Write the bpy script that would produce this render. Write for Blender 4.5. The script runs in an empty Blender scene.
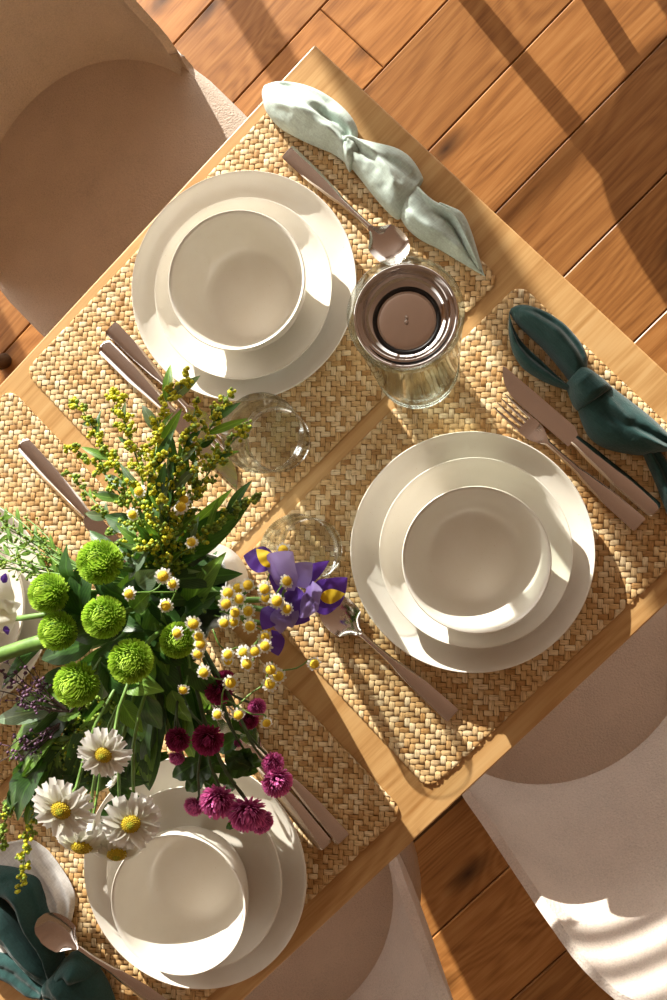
import bpy, math, random
from mathutils import Vector, Matrix, Quaternion, noise
PI = math.pi
rnd = random.Random(11)
C = bpy.context.scene.collection
T = 0.75                                   # height of the table top above the floor

# ------------------------------------------------------------------ mesh helpers
class MB:
    def __init__(s):
        s.v = []; s.f = []; s.uv = []; s.m = []
    def add(s, verts, faces, uvs=None, mi=0):
        b = len(s.v)
        s.v.extend(Vector(p) for p in verts)
        for k, f in enumerate(faces):
            s.f.append([b + i for i in f]); s.m.append(mi)
            s.uv.append(uvs[k] if uvs else [(0, 0)] * len(f))
        return s
    def box(s, lo, hi, mi=0):
        x0, y0, z0 = lo; x1, y1, z1 = hi
        s.add([(x0,y0,z0),(x1,y0,z0),(x1,y1,z0),(x0,y1,z0),(x0,y0,z1),(x1,y0,z1),(x1,y1,z1),(x0,y1,z1)],
              [(0,3,2,1),(4,5,6,7),(0,1,5,4),(1,2,6,5),(2,3,7,6),(3,0,4,7)], None, mi)
        return s
    def lathe(s, prof, n=96, c=(0,0,0)):
        vs, fs = [], []
        rings = []
        for r, z in prof:
            if r < 1e-6:
                rings.append([len(vs)]); vs.append((c[0], c[1], c[2]+z))
            else:
                rings.append(list(range(len(vs), len(vs)+n)))
                vs += [(c[0]+r*math.cos(2*PI*i/n), c[1]+r*math.sin(2*PI*i/n), c[2]+z) for i in range(n)]
        for a, b in zip(rings, rings[1:]):
            for i in range(n):
                j = (i+1) % n
                if len(a) == 1 and len(b) == 1: continue
                if len(a) == 1: fs.append((a[0], b[j], b[i]))
                elif len(b) == 1: fs.append((a[i], a[j], b[0]))
                else: fs.append((a[i], a[j], b[j], b[i]))
        return s.add(vs, fs)
    def tube(s, pts, rad, n=8, flat=None):
        pts = [Vector(p) for p in pts]
        N = len(pts)
        if not hasattr(rad, '__len__'): rad = [rad]*N
        up = Vector((0, 0, 1)); vs = []; fs = []
        prev = None
        for i, p in enumerate(pts):
            t = (pts[min(i+1, N-1)] - pts[max(i-1, 0)]).normalized()
            if prev is None:
                a = t.cross(up)
                if a.length < .05: a = t.cross(Vector((1, 0, 0)))
                a.normalize()
            else:
                a = prev - t*prev.dot(t)
                a.normalize()
            prev = a; b = a.cross(t)
            fl = 1 if flat is None else flat
            for k in range(n):
                an = 2*PI*k/n
                vs.append(p + a*(rad[i]*math.cos(an)) + b*(rad[i]*fl*math.sin(an)))
        for i in range(N-1):
            for k in range(n):
                k2 = (k+1) % n
                fs.append((i*n+k, i*n+k2, (i+1)*n+k2, (i+1)*n+k))
        fs.append(tuple(range(n-1, -1, -1))); fs.append(tuple((N-1)*n+k for k in range(n)))
        return s.add(vs, fs)
    def grid(s, rows, closed=False, uv=False):
        n = len(rows[0]); vs = [p for r in rows for p in r]; fs = []; us = []
        m = n if closed else n-1
        for i in range(len(rows)-1):
            for k in range(m):
                k2 = (k+1) % n
                fs.append((i*n+k, i*n+k2, (i+1)*n+k2, (i+1)*n+k))
                a, b = i/(len(rows)-1), (i+1)/(len(rows)-1); c, d = k/(n-1), (k+1)/(n-1)
                us.append([(a,c),(a,d),(b,d),(b,c)])
        return s.add(vs, fs, us)
    def ball(s, c, r, n=6, m=4, sq=1.0):
        c = Vector(c); vs = [c + Vector((0,0,r*sq))]; fs = []
        for i in range(1, m):
            th = PI*i/m
            for k in range(n):
                ph = 2*PI*k/n + i*.5
                vs.append(c + Vector((r*math.sin(th)*math.cos(ph), r*math.sin(th)*math.sin(ph), r*sq*math.cos(th))))
        vs.append(c - Vector((0,0,r*sq)))
        for k in range(n):
            k2 = (k+1) % n
            fs.append((0, 1+k, 1+k2))
            for i in range(m-2):
                a = 1+i*n
                fs.append((a+k, a+n+k, a+n+k2, a+k2))
            a = 1+(m-2)*n
            fs.append((a+k, len(vs)-1, a+k2))
        return s.add(vs, fs)
    def xf(s, M):
        s.v = [M @ p for p in s.v]; return s
    def join(s, o, M=None, mi=None):
        b = len(s.v)
        s.v += [(M @ p) if M else p.copy() for p in o.v]
        s.f += [[b+i for i in f] for f in o.f]; s.uv += o.uv
        s.m += o.m if mi is None else [mi]*len(o.f)
        return s
    def mesh(s, name, mats, smooth=True):
        me = bpy.data.meshes.new(name)
        me.from_pydata([tuple(p) for p in s.v], [], s.f)
        uvl = me.uv_layers.new(name='UVMap')
        uvl.data.foreach_set('uv', [c for f in s.uv for q in f for c in q])
        if name in ('knife', 'fork', 'spoon', 'dinner_plate', 'side_plate', 'soup_bowl'): sharp = True
        else: sharp = False
        if not isinstance(mats, (list, tuple)): mats = [mats]
        for m in mats: me.materials.append(m)
        me.polygons.foreach_set('material_index', s.m)
        me.polygons.foreach_set('use_smooth', [smooth]*len(s.f))
        me.update()
        if sharp: me.set_sharp_from_angle(angle=.75)
        return me

def link(name, me, parent=None, loc=None):
    o = bpy.data.objects.new(name, me); C.objects.link(o)
    if parent is not None: o.parent = parent
    if loc is not None: o.location = loc
    return o
def obj(name, mb, mats, parent=None, origin=None, smooth=True, label=None):
    """one mesh object; origin = world point that becomes the local zero (vertices given in world space)"""
    if parent is not None and origin is None and parent.get('_w') is not None: origin = Vector(parent['_w'])
    if origin is not None:
        o0 = Vector(origin)
        mb.v = [p - o0 for p in mb.v]
    o = link(name, mb.mesh(name, mats, smooth), parent)
    if origin is not None and parent is None: o.location = origin
    if label: o['label'] = label
    return o
def tag(o, label, cat, group=None, kind=None):
    o['label'] = label; o['category'] = cat
    if group: o['group'] = group
    if kind: o['kind'] = kind
    return o
def thing(name, label, cat, loc=(0,0,0), rz=0, group=None, world=False):
    o = bpy.data.objects.new(name, None); C.objects.link(o)
    o.location = loc; o.rotation_euler = (0, 0, rz); o.empty_display_size = .02
    if world: o['_w'] = tuple(loc)
    return tag(o, label, cat, group)
def struct(o):
    o['kind'] = 'structure'; return o
def dup(root, label, loc=None, rz=None):
    r = root.copy(); C.objects.link(r); r['label'] = label
    if loc is not None: r.location = loc
    if rz is not None: r.rotation_euler = (0, 0, rz)
    for ch in list(root.children):
        c = ch.copy(); C.objects.link(c); c.parent = r
        for g in ch.children:
            d = g.copy(); C.objects.link(d); d.parent = c
    return r
def sub(o, lv=1):
    m = o.modifiers.new('sub', 'SUBSURF'); m.levels = lv; m.render_levels = lv; return o
def bevel(o, w, seg=3):
    m = o.modifiers.new('bev', 'BEVEL'); m.width = w; m.segments = seg; m.limit_method = 'ANGLE'; return o
def solid(o, t, off=-1):
    m = o.modifiers.new('sol', 'SOLIDIFY'); m.thickness = t; m.offset = off; return o
def catmull(P, n):
    P = [Vector(p) for p in P]; out = []
    L = [0]
    for a, b in zip(P, P[1:]): L.append(L[-1] + (b-a).length)
    for i in range(n):
        d = L[-1]*i/(n-1)
        k = 0
        while k < len(P)-2 and L[k+1] < d: k += 1
        t = (d-L[k])/max(1e-9, L[k+1]-L[k])
        p1, p2 = P[k], P[k+1]
        p0 = P[k-1] if k > 0 else p1*2-p2
        p3 = P[k+2] if k+2 < len(P) else p2*2-p1
        out.append(.5*((2*p1)+(p2-p0)*t+(2*p0-5*p1+4*p2-p3)*t*t+(3*p1-p0-3*p2+p3)*t**3))
    return out
def lerp(tab, x):
    for (a, b), (c, d) in zip(tab, tab[1:]):
        if x <= c: return b + (d-b)*max(0, (x-a))/(c-a)
    return tab[-1][1]

# ------------------------------------------------------------------ materials
class NT:
    def __init__(s, name):
        s.mat = bpy.data.materials.new(name); s.mat.use_nodes = True
        s.t = s.mat.node_tree; s.t.nodes.clear()
        s.out = s.n('ShaderNodeOutputMaterial')
    def n(s, ty, **kw):
        x = s.t.nodes.new(ty)
        for k, v in kw.items():
            if k.startswith('i_'): x.inputs[k[2:]].default_value = v
            else: setattr(x, k, v)
        return x
    def l(s, a, b): s.t.links.new(a, b)
    def math(s, op, a, b=None, clamp=False):
        m = s.n('ShaderNodeMath', operation=op); m.use_clamp = clamp
        for i, q in enumerate((a, b)):
            if q is None: continue
            if isinstance(q, (int, float)): m.inputs[i].default_value = q
            else: s.l(q, m.inputs[i])
        return m.outputs[0]
    def noise(s, vec, scale, detail=3, rough=.5, dist=0):
        x = s.n('ShaderNodeTexNoise'); x.inputs['Scale'].default_value = scale
        x.inputs['Detail'].default_value = detail; x.inputs['Roughness'].default_value = rough
        x.inputs['Distortion'].default_value = dist
        if vec is not None: s.l(vec, x.inputs['Vector'])
        return x.outputs['Fac']
    def mapv(s, vec, scale=(1,1,1), loc=(0,0,0), rot=(0,0,0)):
        x = s.n('ShaderNodeMapping'); x.inputs['Scale'].default_value = scale
        x.inputs['Location'].default_value = loc; x.inputs['Rotation'].default_value = rot
        s.l(vec, x.inputs['Vector']); return x.outputs[0]
    def ramp(s, fac, stops):
        x = s.n('ShaderNodeValToRGB'); e = x.color_ramp.elements
        while len(e) < len(stops): e.new(.5)
        for el, (p, c) in zip(e, stops):
            el.position = p; el.color = (*c, 1)
        s.l(fac, x.inputs[0]); return x.outputs[0]
    def mix(s, fac, a, b, blend='MIX'):
        x = s.n('ShaderNodeMix', data_type='RGBA', blend_type=blend)
        for k, q in ((0, fac), (6, a), (7, b)):
            if isinstance(q, (int, float)): x.inputs[k].default_value = q
            elif isinstance(q, tuple): x.inputs[k].default_value = (*q, 1)
            else: s.l(q, x.inputs[k])
        return x.outputs[2]
    def bsdf(s, col, rough=.5, metal=0, bump=None, bstr=.3, bdist=.001, **kw):
        p = s.n('ShaderNodeBsdfPrincipled')
        if isinstance(col, tuple): p.inputs['Base Color'].default_value = (*col, 1)
        else: s.l(col, p.inputs['Base Color'])
        if isinstance(rough, (int, float)): p.inputs['Roughness'].default_value = rough
        else: s.l(rough, p.inputs['Roughness'])
        p.inputs['Metallic'].default_value = metal
        for k, v in kw.items(): p.inputs[k.replace('_', ' ')].default_value = v
        if bump is not None:
            b = s.n('ShaderNodeBump'); b.inputs['Strength'].default_value = bstr; b.inputs['Distance'].default_value = bdist
            s.l(bump, b.inputs['Height']); s.l(b.outputs[0], p.inputs['Normal'])
        s.l(p.outputs[0], s.out.inputs[0]); s.p = p
        return s.mat
def coord(m, which='Object'): return m.n('ShaderNodeTexCoord').outputs[which]
def island(m): return m.n('ShaderNodeNewGeometry').outputs['Random Per Island']

def wood(name, dark, mid, light, rough=.4, knots=True, tone=.35, fine=1.0, ring=9, plank=True, ramt=.12, bs=.25):
    m = NT(name); co = coord(m)
    isl = island(m)
    sh = m.n('ShaderNodeCombineXYZ'); m.l(m.math('MULTIPLY', isl, 13.7), sh.inputs[0]); m.l(m.math('MULTIPLY', isl, 7.3), sh.inputs[1])
    va = m.n('ShaderNodeVectorMath', operation='ADD'); m.l(co, va.inputs[0]); m.l(sh.outputs[0], va.inputs[1]); v = va.outputs[0]
    low = m.noise(m.mapv(v, (1.1, 5.5, 5.5)), 1.0, 2, .5, .4)
    sep = m.n('ShaderNodeSeparateXYZ'); m.l(v, sep.inputs[0])
    yy = m.math('ADD', m.math('MULTIPLY', sep.outputs[1], ring*.8), m.math('MULTIPLY', low, ring*1.0))
    kn = None
    if knots:
        vo = m.n('ShaderNodeTexVoronoi', feature='F1', voronoi_dimensions='2D'); vo.inputs['Scale'].default_value = 1.0
        m.l(m.mapv(v, (1.5, 4.2, 4.2)), vo.inputs['Vector'])
        kd = vo.outputs['Distance']
        kn = m.math('SUBTRACT', 1, m.math('MULTIPLY', kd, 9.0), True)
        yy = m.math('ADD', yy, m.math('MULTIPLY', m.math('POWER', m.math('SUBTRACT', 1, m.math('MULTIPLY', kd, 2.0), True), 2), 2.4))
    rings = m.math('SINE', m.math('MULTIPLY', yy, 6.28))
    rings = m.math('MULTIPLY_ADD', rings, .5); 
    rings.node.inputs[2].default_value = .5
    fin = m.noise(m.mapv(v, (6*fine, 190*fine, 190*fine)), 1.0, 5, .65)
    med = m.noise(m.mapv(v, (2.2, 38, 38)), 1.0, 4, .6, .3)
    f = m.math('ADD', m.math('MULTIPLY', rings, ramt), m.math('ADD', m.math('MULTIPLY', fin, .46), m.math('MULTIPLY', med, .54-ramt)))
    col = m.ramp(f, [(.28, dark), (.52, mid), (.80, light)])
    if plank:
        tn = m.ramp(isl, [(0, (1-tone,)*3), (1, (1+tone*.55,)*3)])
        col = m.mix(1.0, col, tn, 'MULTIPLY')
    if kn is not None:
        col = m.mix(kn, col, tuple(c*.22 for c in dark))
    return m.bsdf(col, rough, bump=f, bstr=bs, bdist=.0012, Specular_IOR_Level=.4)

def fabric(name, col, var=.12, scale=900, bs=.5, sheen=.15, bd=.0012):
    m = NT(name); co = coord(m)
    a = m.noise(co, scale, 2, .6); b = m.noise(co, 14, 3, .5)
    vo = m.n('ShaderNodeTexVoronoi'); vo.inputs['Scale'].default_value = scale*.55; m.l(co, vo.inputs['Vector'])
    h = m.math('ADD', a, m.math('MULTIPLY', vo.outputs['Distance'], .8))
    f = m.math('ADD', m.math('MULTIPLY', a, .6), m.math('MULTIPLY', b, .4))
    c = m.ramp(f, [(.25, tuple(x*(1-var*1.6) for x in col)), (.5, col), (.75, tuple(min(1, x*(1+var)) for x in col))])
    return m.bsdf(c, .92, bump=h, bstr=bs, bdist=bd, Sheen_Weight=sheen, Sheen_Roughness=.5, Specular_IOR_Level=.15)
def linen(name, col, bs=.5):
    m = NT(name); co = coord(m)
    w1 = m.noise(m.mapv(co, (70, 620, 400), rot=(0,0,.8)), 1, 3, .6); w2 = m.noise(m.mapv(co, (620, 70, 400), rot=(0,0,.8)), 1, 3, .6)
    h = m.math('ADD', w1, w2); b = m.noise(co, 30, 3)
    f = m.math('ADD', m.math('MULTIPLY', h, .35), m.math('MULTIPLY', b, .3))
    c = m.ramp(f, [(.36, tuple(x*.80 for x in col)), (.5, col), (.64, tuple(min(1, x*1.22) for x in col))])
    return m.bsdf(c, .9, bump=h, bstr=bs, bdist=.0008, Sheen_Weight=.2, Specular_IOR_Level=.15)
def straw():
    m = NT('woven_seagrass'); isl = island(m); uv = coord(m, 'UV')
    sh = m.n('ShaderNodeCombineXYZ'); m.l(m.math('MULTIPLY', isl, 31.0), sh.inputs[0]); m.l(m.math('MULTIPLY', isl, 17.0), sh.inputs[1])
    va = m.n('ShaderNodeVectorMath', operation='ADD'); m.l(uv, va.inputs[0]); m.l(sh.outputs[0], va.inputs[1])
    fib = m.noise(m.mapv(va.outputs[0], (1.0, 6, 1)), 1, 4, .7)
    lowc = m.noise(coord(m), 9, 2, .5)
    base = m.ramp(isl, [(0, (.48,.27,.095)), (.08, (.58,.36,.15)), (.40, (.71,.49,.235)), (.75, (.80,.62,.355)), (.97, (.86,.74,.50)), (1, (.54,.30,.10))])
    c = m.mix(1.0, base, m.ramp(fib, [(.30, (.50,.42,.33)), (.5, (1.0,.98,.95)), (.70, (1.18,1.16,1.12))]), 'MULTIPLY')
    c = m.mix(1.0, c, m.ramp(lowc, [(.3, (.85,.82,.78)), (.7, (1.05,1.05,1.05))]), 'MULTIPLY')
    return m.bsdf(c, .62, bump=fib, bstr=.4, bdist=.0006, Specular_IOR_Level=.35)
def ceramic():
    m = NT('cream_stoneware'); co = coord(m)
    sp = m.noise(co, 600, 2, .5); lo = m.noise(co, 25, 3)
    c = m.ramp(lo, [(.3, (.76,.715,.62)), (.7, (.80,.765,.685))])
    c = m.mix(m.math('GREATER_THAN', sp, .735), c, (.66,.57,.42))
    return m.bsdf(c, .33, bump=lo, bstr=.06, bdist=.001, Coat_Weight=.25, Coat_Roughness=.15)
def metal(name, col, rough=.14, brushed=.0):
    m = NT(name); co = coord(m)
    b = m.noise(m.mapv(co, (60, 900, 900)), 1, 3)
    return m.bsdf(col, rough, 1.0, bump=b, bstr=brushed, bdist=.0003)
def thin_glass(name, tint=(.93,.95,.94), edge=(.42,.47,.46), refl=.5):
    m = NT(name)
    lw = m.n('ShaderNodeLayerWeight'); lw.inputs['Blend'].default_value = .30
    tr = m.n('ShaderNodeBsdfTransparent'); m.l(m.ramp(lw.outputs['Facing'], [(0, tint), (.55, tint), (1, edge)]), tr.inputs[0])
    gl = m.n('ShaderNodeBsdfGlossy'); gl.inputs['Roughness'].default_value = .02; gl.inputs['Color'].default_value = (.95,.97,.97,1)
    mx = m.n('ShaderNodeMixShader')
    fr = m.n('ShaderNodeFresnel'); fr.inputs['IOR'].default_value = 1.5
    m.l(m.math('MULTIPLY_ADD', fr.outputs[0], refl), mx.inputs[0]); mx.inputs[0].links[0].from_node.inputs[2].default_value = .02
    m.l(tr.outputs[0], mx.inputs[1]); m.l(gl.outputs[0], mx.inputs[2]); m.l(mx.outputs[0], m.out.inputs[0])
    return m.mat
def plain(name, col, rough=.5, var=.15, scale=60, **kw):
    m = NT(name); a = m.noise(coord(m), scale, 3)
    c = m.ramp(a, [(.3, tuple(x*(1-var) for x in col)), (.7, tuple(min(1, x*(1+var)) for x in col))])
    return m.bsdf(c, rough, **kw)
def petalmat(name, base, tip, rough=.55, trans=.25, isl_var=.2):
    """u of the UV map runs from the petal's foot to its tip"""
    m = NT(name); uv = coord(m, 'UV'); sep = m.n('ShaderNodeSeparateXYZ'); m.l(uv, sep.inputs[0])
    c = m.ramp(sep.outputs[0], [(.05, base), (.85, tip)])
    tn = m.ramp(island(m), [(0, (1-isl_var,)*3), (1, (1+isl_var*.5,)*3)])
    c = m.mix(1.0, c, tn, 'MULTIPLY')
    p = m.bsdf(c, rough, Specular_IOR_Level=.3)
    tl = m.n('ShaderNodeBsdfTranslucent'); m.l(c, tl.inputs[0])
    mx = m.n('ShaderNodeMixShader'); mx.inputs[0].default_value = trans
    m.l(m.p.outputs[0], mx.inputs[1]); m.l(tl.outputs[0], mx.inputs[2]); m.l(mx.outputs[0], m.out.inputs[0])
    return m.mat
def leafmat(name, dark, light, trans=.3, rough=.38):
    m = NT(name); uv = coord(m, 'UV'); sep = m.n('ShaderNodeSeparateXYZ'); m.l(uv, sep.inputs[0])
    v = m.math('ABSOLUTE', m.math('SUBTRACT', sep.outputs[1], .5))
    vein = m.math('SINE', m.math('MULTIPLY', m.math('SUBTRACT', m.math('MULTIPLY', sep.outputs[0], 10), m.math('MULTIPLY', v, 9)), 6.28))
    mid = m.math('SUBTRACT', 1, m.math('MULTIPLY', v, 16), True)
    f = m.math('ADD', m.math('MULTIPLY', m.noise(coord(m), 45, 3), .8), m.math('MULTIPLY', vein, .06))
    c = m.ramp(f, [(.2, dark), (.65, light)])
    c = m.mix(m.math('MULTIPLY', mid, .6), c, tuple(min(1, x*1.7) for x in light))
    m.bsdf(c, rough, bump=f, bstr=.3, bdist=.001, Specular_IOR_Level=.4)
    tl = m.n('ShaderNodeBsdfTranslucent'); m.l(m.mix(1.0, c, (1.6,1.8,.8), 'MULTIPLY'), tl.inputs[0])
    mx = m.n('ShaderNodeMixShader'); mx.inputs[0].default_value = trans
    m.l(m.p.outputs[0], mx.inputs[1]); m.l(tl.outputs[0], mx.inputs[2]); m.l(mx.outputs[0], m.out.inputs[0])
    return m.mat

M_TABLE = wood('light_oak_table', (.36,.17,.048), (.565,.335,.132), (.69,.47,.225), .40, knots=False, plank=False, fine=1.3, ring=16, ramt=.10)
M_FLOOR = wood('oiled_oak_floor', (.17,.058,.012), (.37,.155,.042), (.54,.275,.092), .36, knots=True, tone=.25, ring=22, ramt=.10)
M_GAP = plain('dark_joint', (.05,.025,.012), .8)
M_CHAIR = fabric('beige_boucle', (.63,.55,.48), .16, 480, .9)
M_SEAT = fabric('beige_seat_cloth', (.58,.475,.385), .16, 560, .8)
M_PIPE = fabric('dark_seam', (.05,.04,.035), .1, 900)
M_LEG = wood('dark_leg', (.05,.03,.02), (.09,.055,.03), (.14,.09,.05), .5, False, plank=False)
M_STRAW = straw()
M_BACKING = plain('straw_backing', (.28,.17,.07), .8, .3, 200)
M_CER = ceramic()
M_STEEL = metal('warm_steel', (.76,.70,.655), .12, .10)
M_CHROME = metal('polished_lid_steel', (.72,.70,.69), .05)
M_RUBBER = plain('black_gasket', (.01,.01,.01), .4)
M_SAGE = linen('sage_linen', (.50,.60,.54), .4)
M_GREEN = linen('deep_green_linen', (.022,.062,.058), .7)
M_WHITE = linen('white_linen', (.66,.645,.62), .25)
M_GLASS = thin_glass('clear_tumbler_glass', (.965,.975,.97), (.26,.30,.29), .7)
M_JUG = thin_glass('clear_carafe_glass', (.955,.97,.955), (.40,.44,.42), .6)
M_VASE = plain('white_vase_glaze', (.70,.67,.64), .35, .04)
M_WALL = plain('warm_white_paint', (.72,.66,.60), .8, .03)
M_CEIL = wood('stained_ceiling_wood', (.22,.165,.125), (.32,.25,.20), (.40,.32,.26), .5, False)
M_FRAME = plain('white_window_frame', (.7,.68,.65), .5, .03)
M_STEM = plain('green_stem', (.13,.25,.045), .5, .25, 90)
M_STEMD = plain('dark_stem', (.05,.09,.03), .6, .25, 90)
M_STEMW = plain('woody_stem', (.06,.04,.03), .7, .3, 90)
M_LEAF = leafmat('dark_leaf', (.018,.055,.012), (.06,.145,.03))
M_LEAFL = leafmat('bright_leaf', (.07,.17,.025), (.22,.38,.07))
M_LEAFG = leafmat('grey_green_leaf', (.10,.17,.10), (.27,.36,.24))
M_POM = petalmat('green_pompon_petal', (.16,.34,.01), (.58,.82,.10), .5, .3, .2)
M_MUM = petalmat('magenta_mum_petal', (.30,.014,.12), (.86,.24,.56), .5, .35, .25)
M_MUMD = petalmat('wine_mum_petal', (.15,.009,.05), (.52,.06,.21), .5, .2, .3)
M_DAISY = petalmat('white_ray_petal', (.80,.80,.62), (.87,.86,.82), .5, .35, .06)
M_DISC = petalmat('daisy_disc', (.62,.46,.02), (.72,.56,.04), .6, .1, .35)
M_DISCG = petalmat('daisy_disc_eye', (.30,.42,.02), (.45,.52,.05), .6, .1, .3)
M_CHAM = petalmat('chamomile_disc', (.80,.52,.02), (.92,.68,.06), .6, .1, .25)
M_BUD = petalmat('goldenrod_bud', (.52,.56,.02), (.85,.80,.07), .55, .3, .4)
M_BUDG = petalmat('green_bud', (.17,.30,.04), (.36,.48,.07), .55, .2, .4)
M_IRIS = petalmat('violet_iris_petal', (.10,.035,.30), (.13,.05,.38), .45, .3, .25)
M_IRISL = petalmat('lilac_iris_petal', (.22,.13,.45), (.38,.30,.60), .45, .35, .15)
M_IRISY = petalmat('yellow_iris_blaze', (.75,.48,.01), (.8,.6,.05), .5, .2, .1)
M_LAV = petalmat('dusky_purple_bud', (.10,.045,.09), (.26,.15,.24), .6, .2, .4)

# ------------------------------------------------------------------ the setting
def planks():
    mb = MB(); w = .1955; g = .0011; y = -2.6
    r = random.Random(5); k = 0
    while y < 3.2:
        x = -3.2 - r.random()*1.3
        while x < 3.6:
            L = 3.0 + r.random()*.9
            x0, x1, y0, y1 = x+g, x+L-g, y+g, y+w-g
            b = .0022; d = .0018
            vs = [(x0,y0,-d),(x1,y0,-d),(x1,y1,-d),(x0,y1,-d),(x0+b,y0+b,0),(x1-b,y0+b,0),(x1-b,y1-b,0),(x0+b,y1-b,0),
                  (x0,y0,-.012),(x1,y0,-.012),(x1,y1,-.012),(x0,y1,-.012)]
            fs = [(4,5,6,7)] + [(i,(i+1)%4,4+(i+1)%4,4+i) for i in range(4)] + [(8+i,8+(i+1)%4,(i+1)%4,i) for i in range(4)]
            mb.add(vs, fs)
            x += L
        y += w
    mb.box((-3.4,-2.7,-.03), (3.8,3.3,-.0125), 1)
    return mb
struct(obj('floor', planks(), [M_FLOOR, M_GAP], smooth=False))
WY = -2.30                                # inner face of the window wall
WX0, WX1, WZ0, WZ1 = -3.2, 1.75, .12, 2.42
wb = MB()
wb.box((-3.4, WY-.2, 0), (WX0, WY, 2.75)); wb.box((WX1, WY-.2, 0), (3.8, WY, 2.75))
wb.box((WX0, WY-.2, 0), (WX1, WY, WZ0)); wb.box((WX0, WY-.2, WZ1), (WX1, WY, 2.75))
struct(obj('wall_window_side', wb, M_WALL, smooth=False))
struct(obj('ceiling', MB().box((-3.4, WY-.2, 2.75), (3.8, 3.3, 2.85)), M_CEIL, smooth=False))
wf = MB()
for x in (WX0, -2.45, -1.57, -.68, .20, WX1-.06): wf.box((x, WY-.12, WZ0), (x+.06, WY-.06, WZ1))
for z in (WZ0, .93, WZ1-.06): wf.box((WX0, WY-(.10 if z == .93 else .115), z), (WX1, WY-(.08 if z == .93 else .065), z+(.012 if z == .93 else .06)))
struct(obj('window_1', wf, M_FRAME, smooth=False))

# a half lowered blind hangs over one bay of the window; its slats stripe the sunlight on the far chair
bl = thing('window_blind', 'white slatted blind half lowered over part of the bright window', 'blind', (-.45, WY+.05, 1.895))
obj('head_rail', MB().box((-.25,-.02,.50), (.25,.02,.55)), M_FRAME, bl, smooth=False)
for k in range(9):
    z = .01+k*.056
    obj('slat', MB().add([(-.24,-.018,z-.009),(.24,-.018,z-.009),(.24,.018,z+.009),(-.24,.018,z+.009),(-.24,-.018,z-.006),(.24,-.018,z-.006),(.24,.018,z+.012),(-.24,.018,z+.012)],
        [(0,3,2,1),(4,5,6,7),(0,1,5,4),(1,2,6,5),(2,3,7,6),(3,0,4,7)]), M_FRAME, bl, smooth=False)
for x in (-.17, .17): obj('cord', MB().tube([(x,0,0),(x,0,.5)], .0012, 6), M_FRAME, bl)

# ------------------------------------------------------------------ dining table
tb = thing('dining_table', 'light oak dining table laid with woven mats and cream dishes', 'table', (0, 0, 0))
TW, TL = .7517, 1.62
top = obj('table_top', MB().box((0, 0, T-.026), (TL, TW, T)), M_TABLE, tb, smooth=False); bevel(top, .002, 2)
ap = MB()
for lo, hi in (((.03,.028,T-.09),(TL-.03,.044,T-.0262)), ((.03,TW-.044,T-.09),(TL-.03,TW-.028,T-.0262)), ((.026,.044,T-.09),(.042,TW-.044,T-.0262)), ((TL-.042,.044,T-.09),(TL-.026,TW-.044,T-.0262))): ap.box(lo, hi)
obj('apron', ap, M_TABLE, tb, smooth=False)
for x in (.034, TL-.034):
    for y in (.036, TW-.036):
        lg = MB().tube([(x,y,.0),(x,y,T-.0262)], [.016,.024], 16)
        obj('leg', lg, M_TABLE, tb)

# ------------------------------------------------------------------ chairs
def chair_parts(root):
    zs = .47
    # local: +y faces the table, zero on the floor under the middle of the back curve
    a, b = .223, .20
    # seat cushion: superellipse front, round back
    def outline(k, n=72):
        an = 2*PI*k/n; cx, sx = math.cos(an), math.sin(an)
        if sx >= 0:
            e = .55
            return (.245*math.copysign(abs(cx)**e, cx) * (1 - .0*sx), .285*abs(sx)**e)
        return (.243*math.copysign(abs(cx)**.8, cx), -.225*abs(sx)**.9)
    mb = MB(); rows = []
    for sc, z in ((.86, zs-.105), (.95, zs-.10), (.985, zs-.085), (1.0, zs-.05), (.995, zs-.022), (.97, zs-.006), (.93, zs-.001), (.8, zs+.001), (.55, zs+.003), (.25, zs+.004), (.0001, zs+.004)):
        rows.append([Vector((outline(k)[0]*sc, outline(k)[1]*sc, z)) for k in range(72)])
    mb.grid(rows, True); obj('seat', mb, M_SEAT, root)
    # shell
    edge = [(.226,-.030,-.283), (.235,-.052,-.235), (.231,-.095,-.172), (.227,-.14,-.105), (.223,-.185,-.042), (.217,-.226,.01), (.196,-.264,.055), (.145,-.293,.08), (.075,-.308,.09), (0,-.313,.092)]
    E = [Vector((x, y, z+T)) for x, y, z in edge]
    full = E + [Vector((-p.x, p.y, p.z)) for p in reversed(E[:-1])]
    N = 61
    Ec = catmull(full, N)
    th0 = math.radians(90); rows = []
    nv = 14
    for j in range(nv):
        v = j/(nv-1); row = []
        for i in range(N):
            s = 1-2*i/(N-1); th = th0*s
            B = Vector((a*math.sin(th), -b*math.cos(th), zs-.02))
            p = B.lerp(Ec[i], v)
            bul = math.sin(PI*v)*.016*(1-abs(s)**3)
            out = Vector((p.x, p.y*1.1, 0)).normalized()
            row.append(p + out*bul*1.0)
        rows.append(row)
    mb = MB().grid(rows)
    sh = obj('shell_back', mb, M_CHAIR, root); solid(sh, .014, 1); bevel(sh, .005, 3)
    # lower tub that carries seat and back
    rows = []
    for sc, z in ((.35, zs-.135), (.62, zs-.13), (.82, zs-.12), (.90, zs-.112), (.93, zs-.10)):
        rows.append([Vector((outline(k)[0]*sc, outline(k)[1]*sc, z)) for k in range(72)])
    mb = MB().grid(rows, True); obj('seat_base', mb, M_CHAIR, root)
    # dark seam where the back meets the seat
    seam = [Vector((.2245*math.sin(math.radians(t)), -.2065*math.cos(math.radians(t)), zs+.0022)) for t in range(-72, 73, 4)]
    obj('seam', MB().tube(seam, .0036, 8), M_PIPE, root)
    for sx in (-1, 1):
        for sy, yy in ((1, .17), (-1, -.13)):
            obj('leg', MB().tube([(sx*.235, yy+sy*.07, 0), (sx*.165, yy*.75, zs-.11)], [.017, .022], 14), M_LEG, root)
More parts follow.
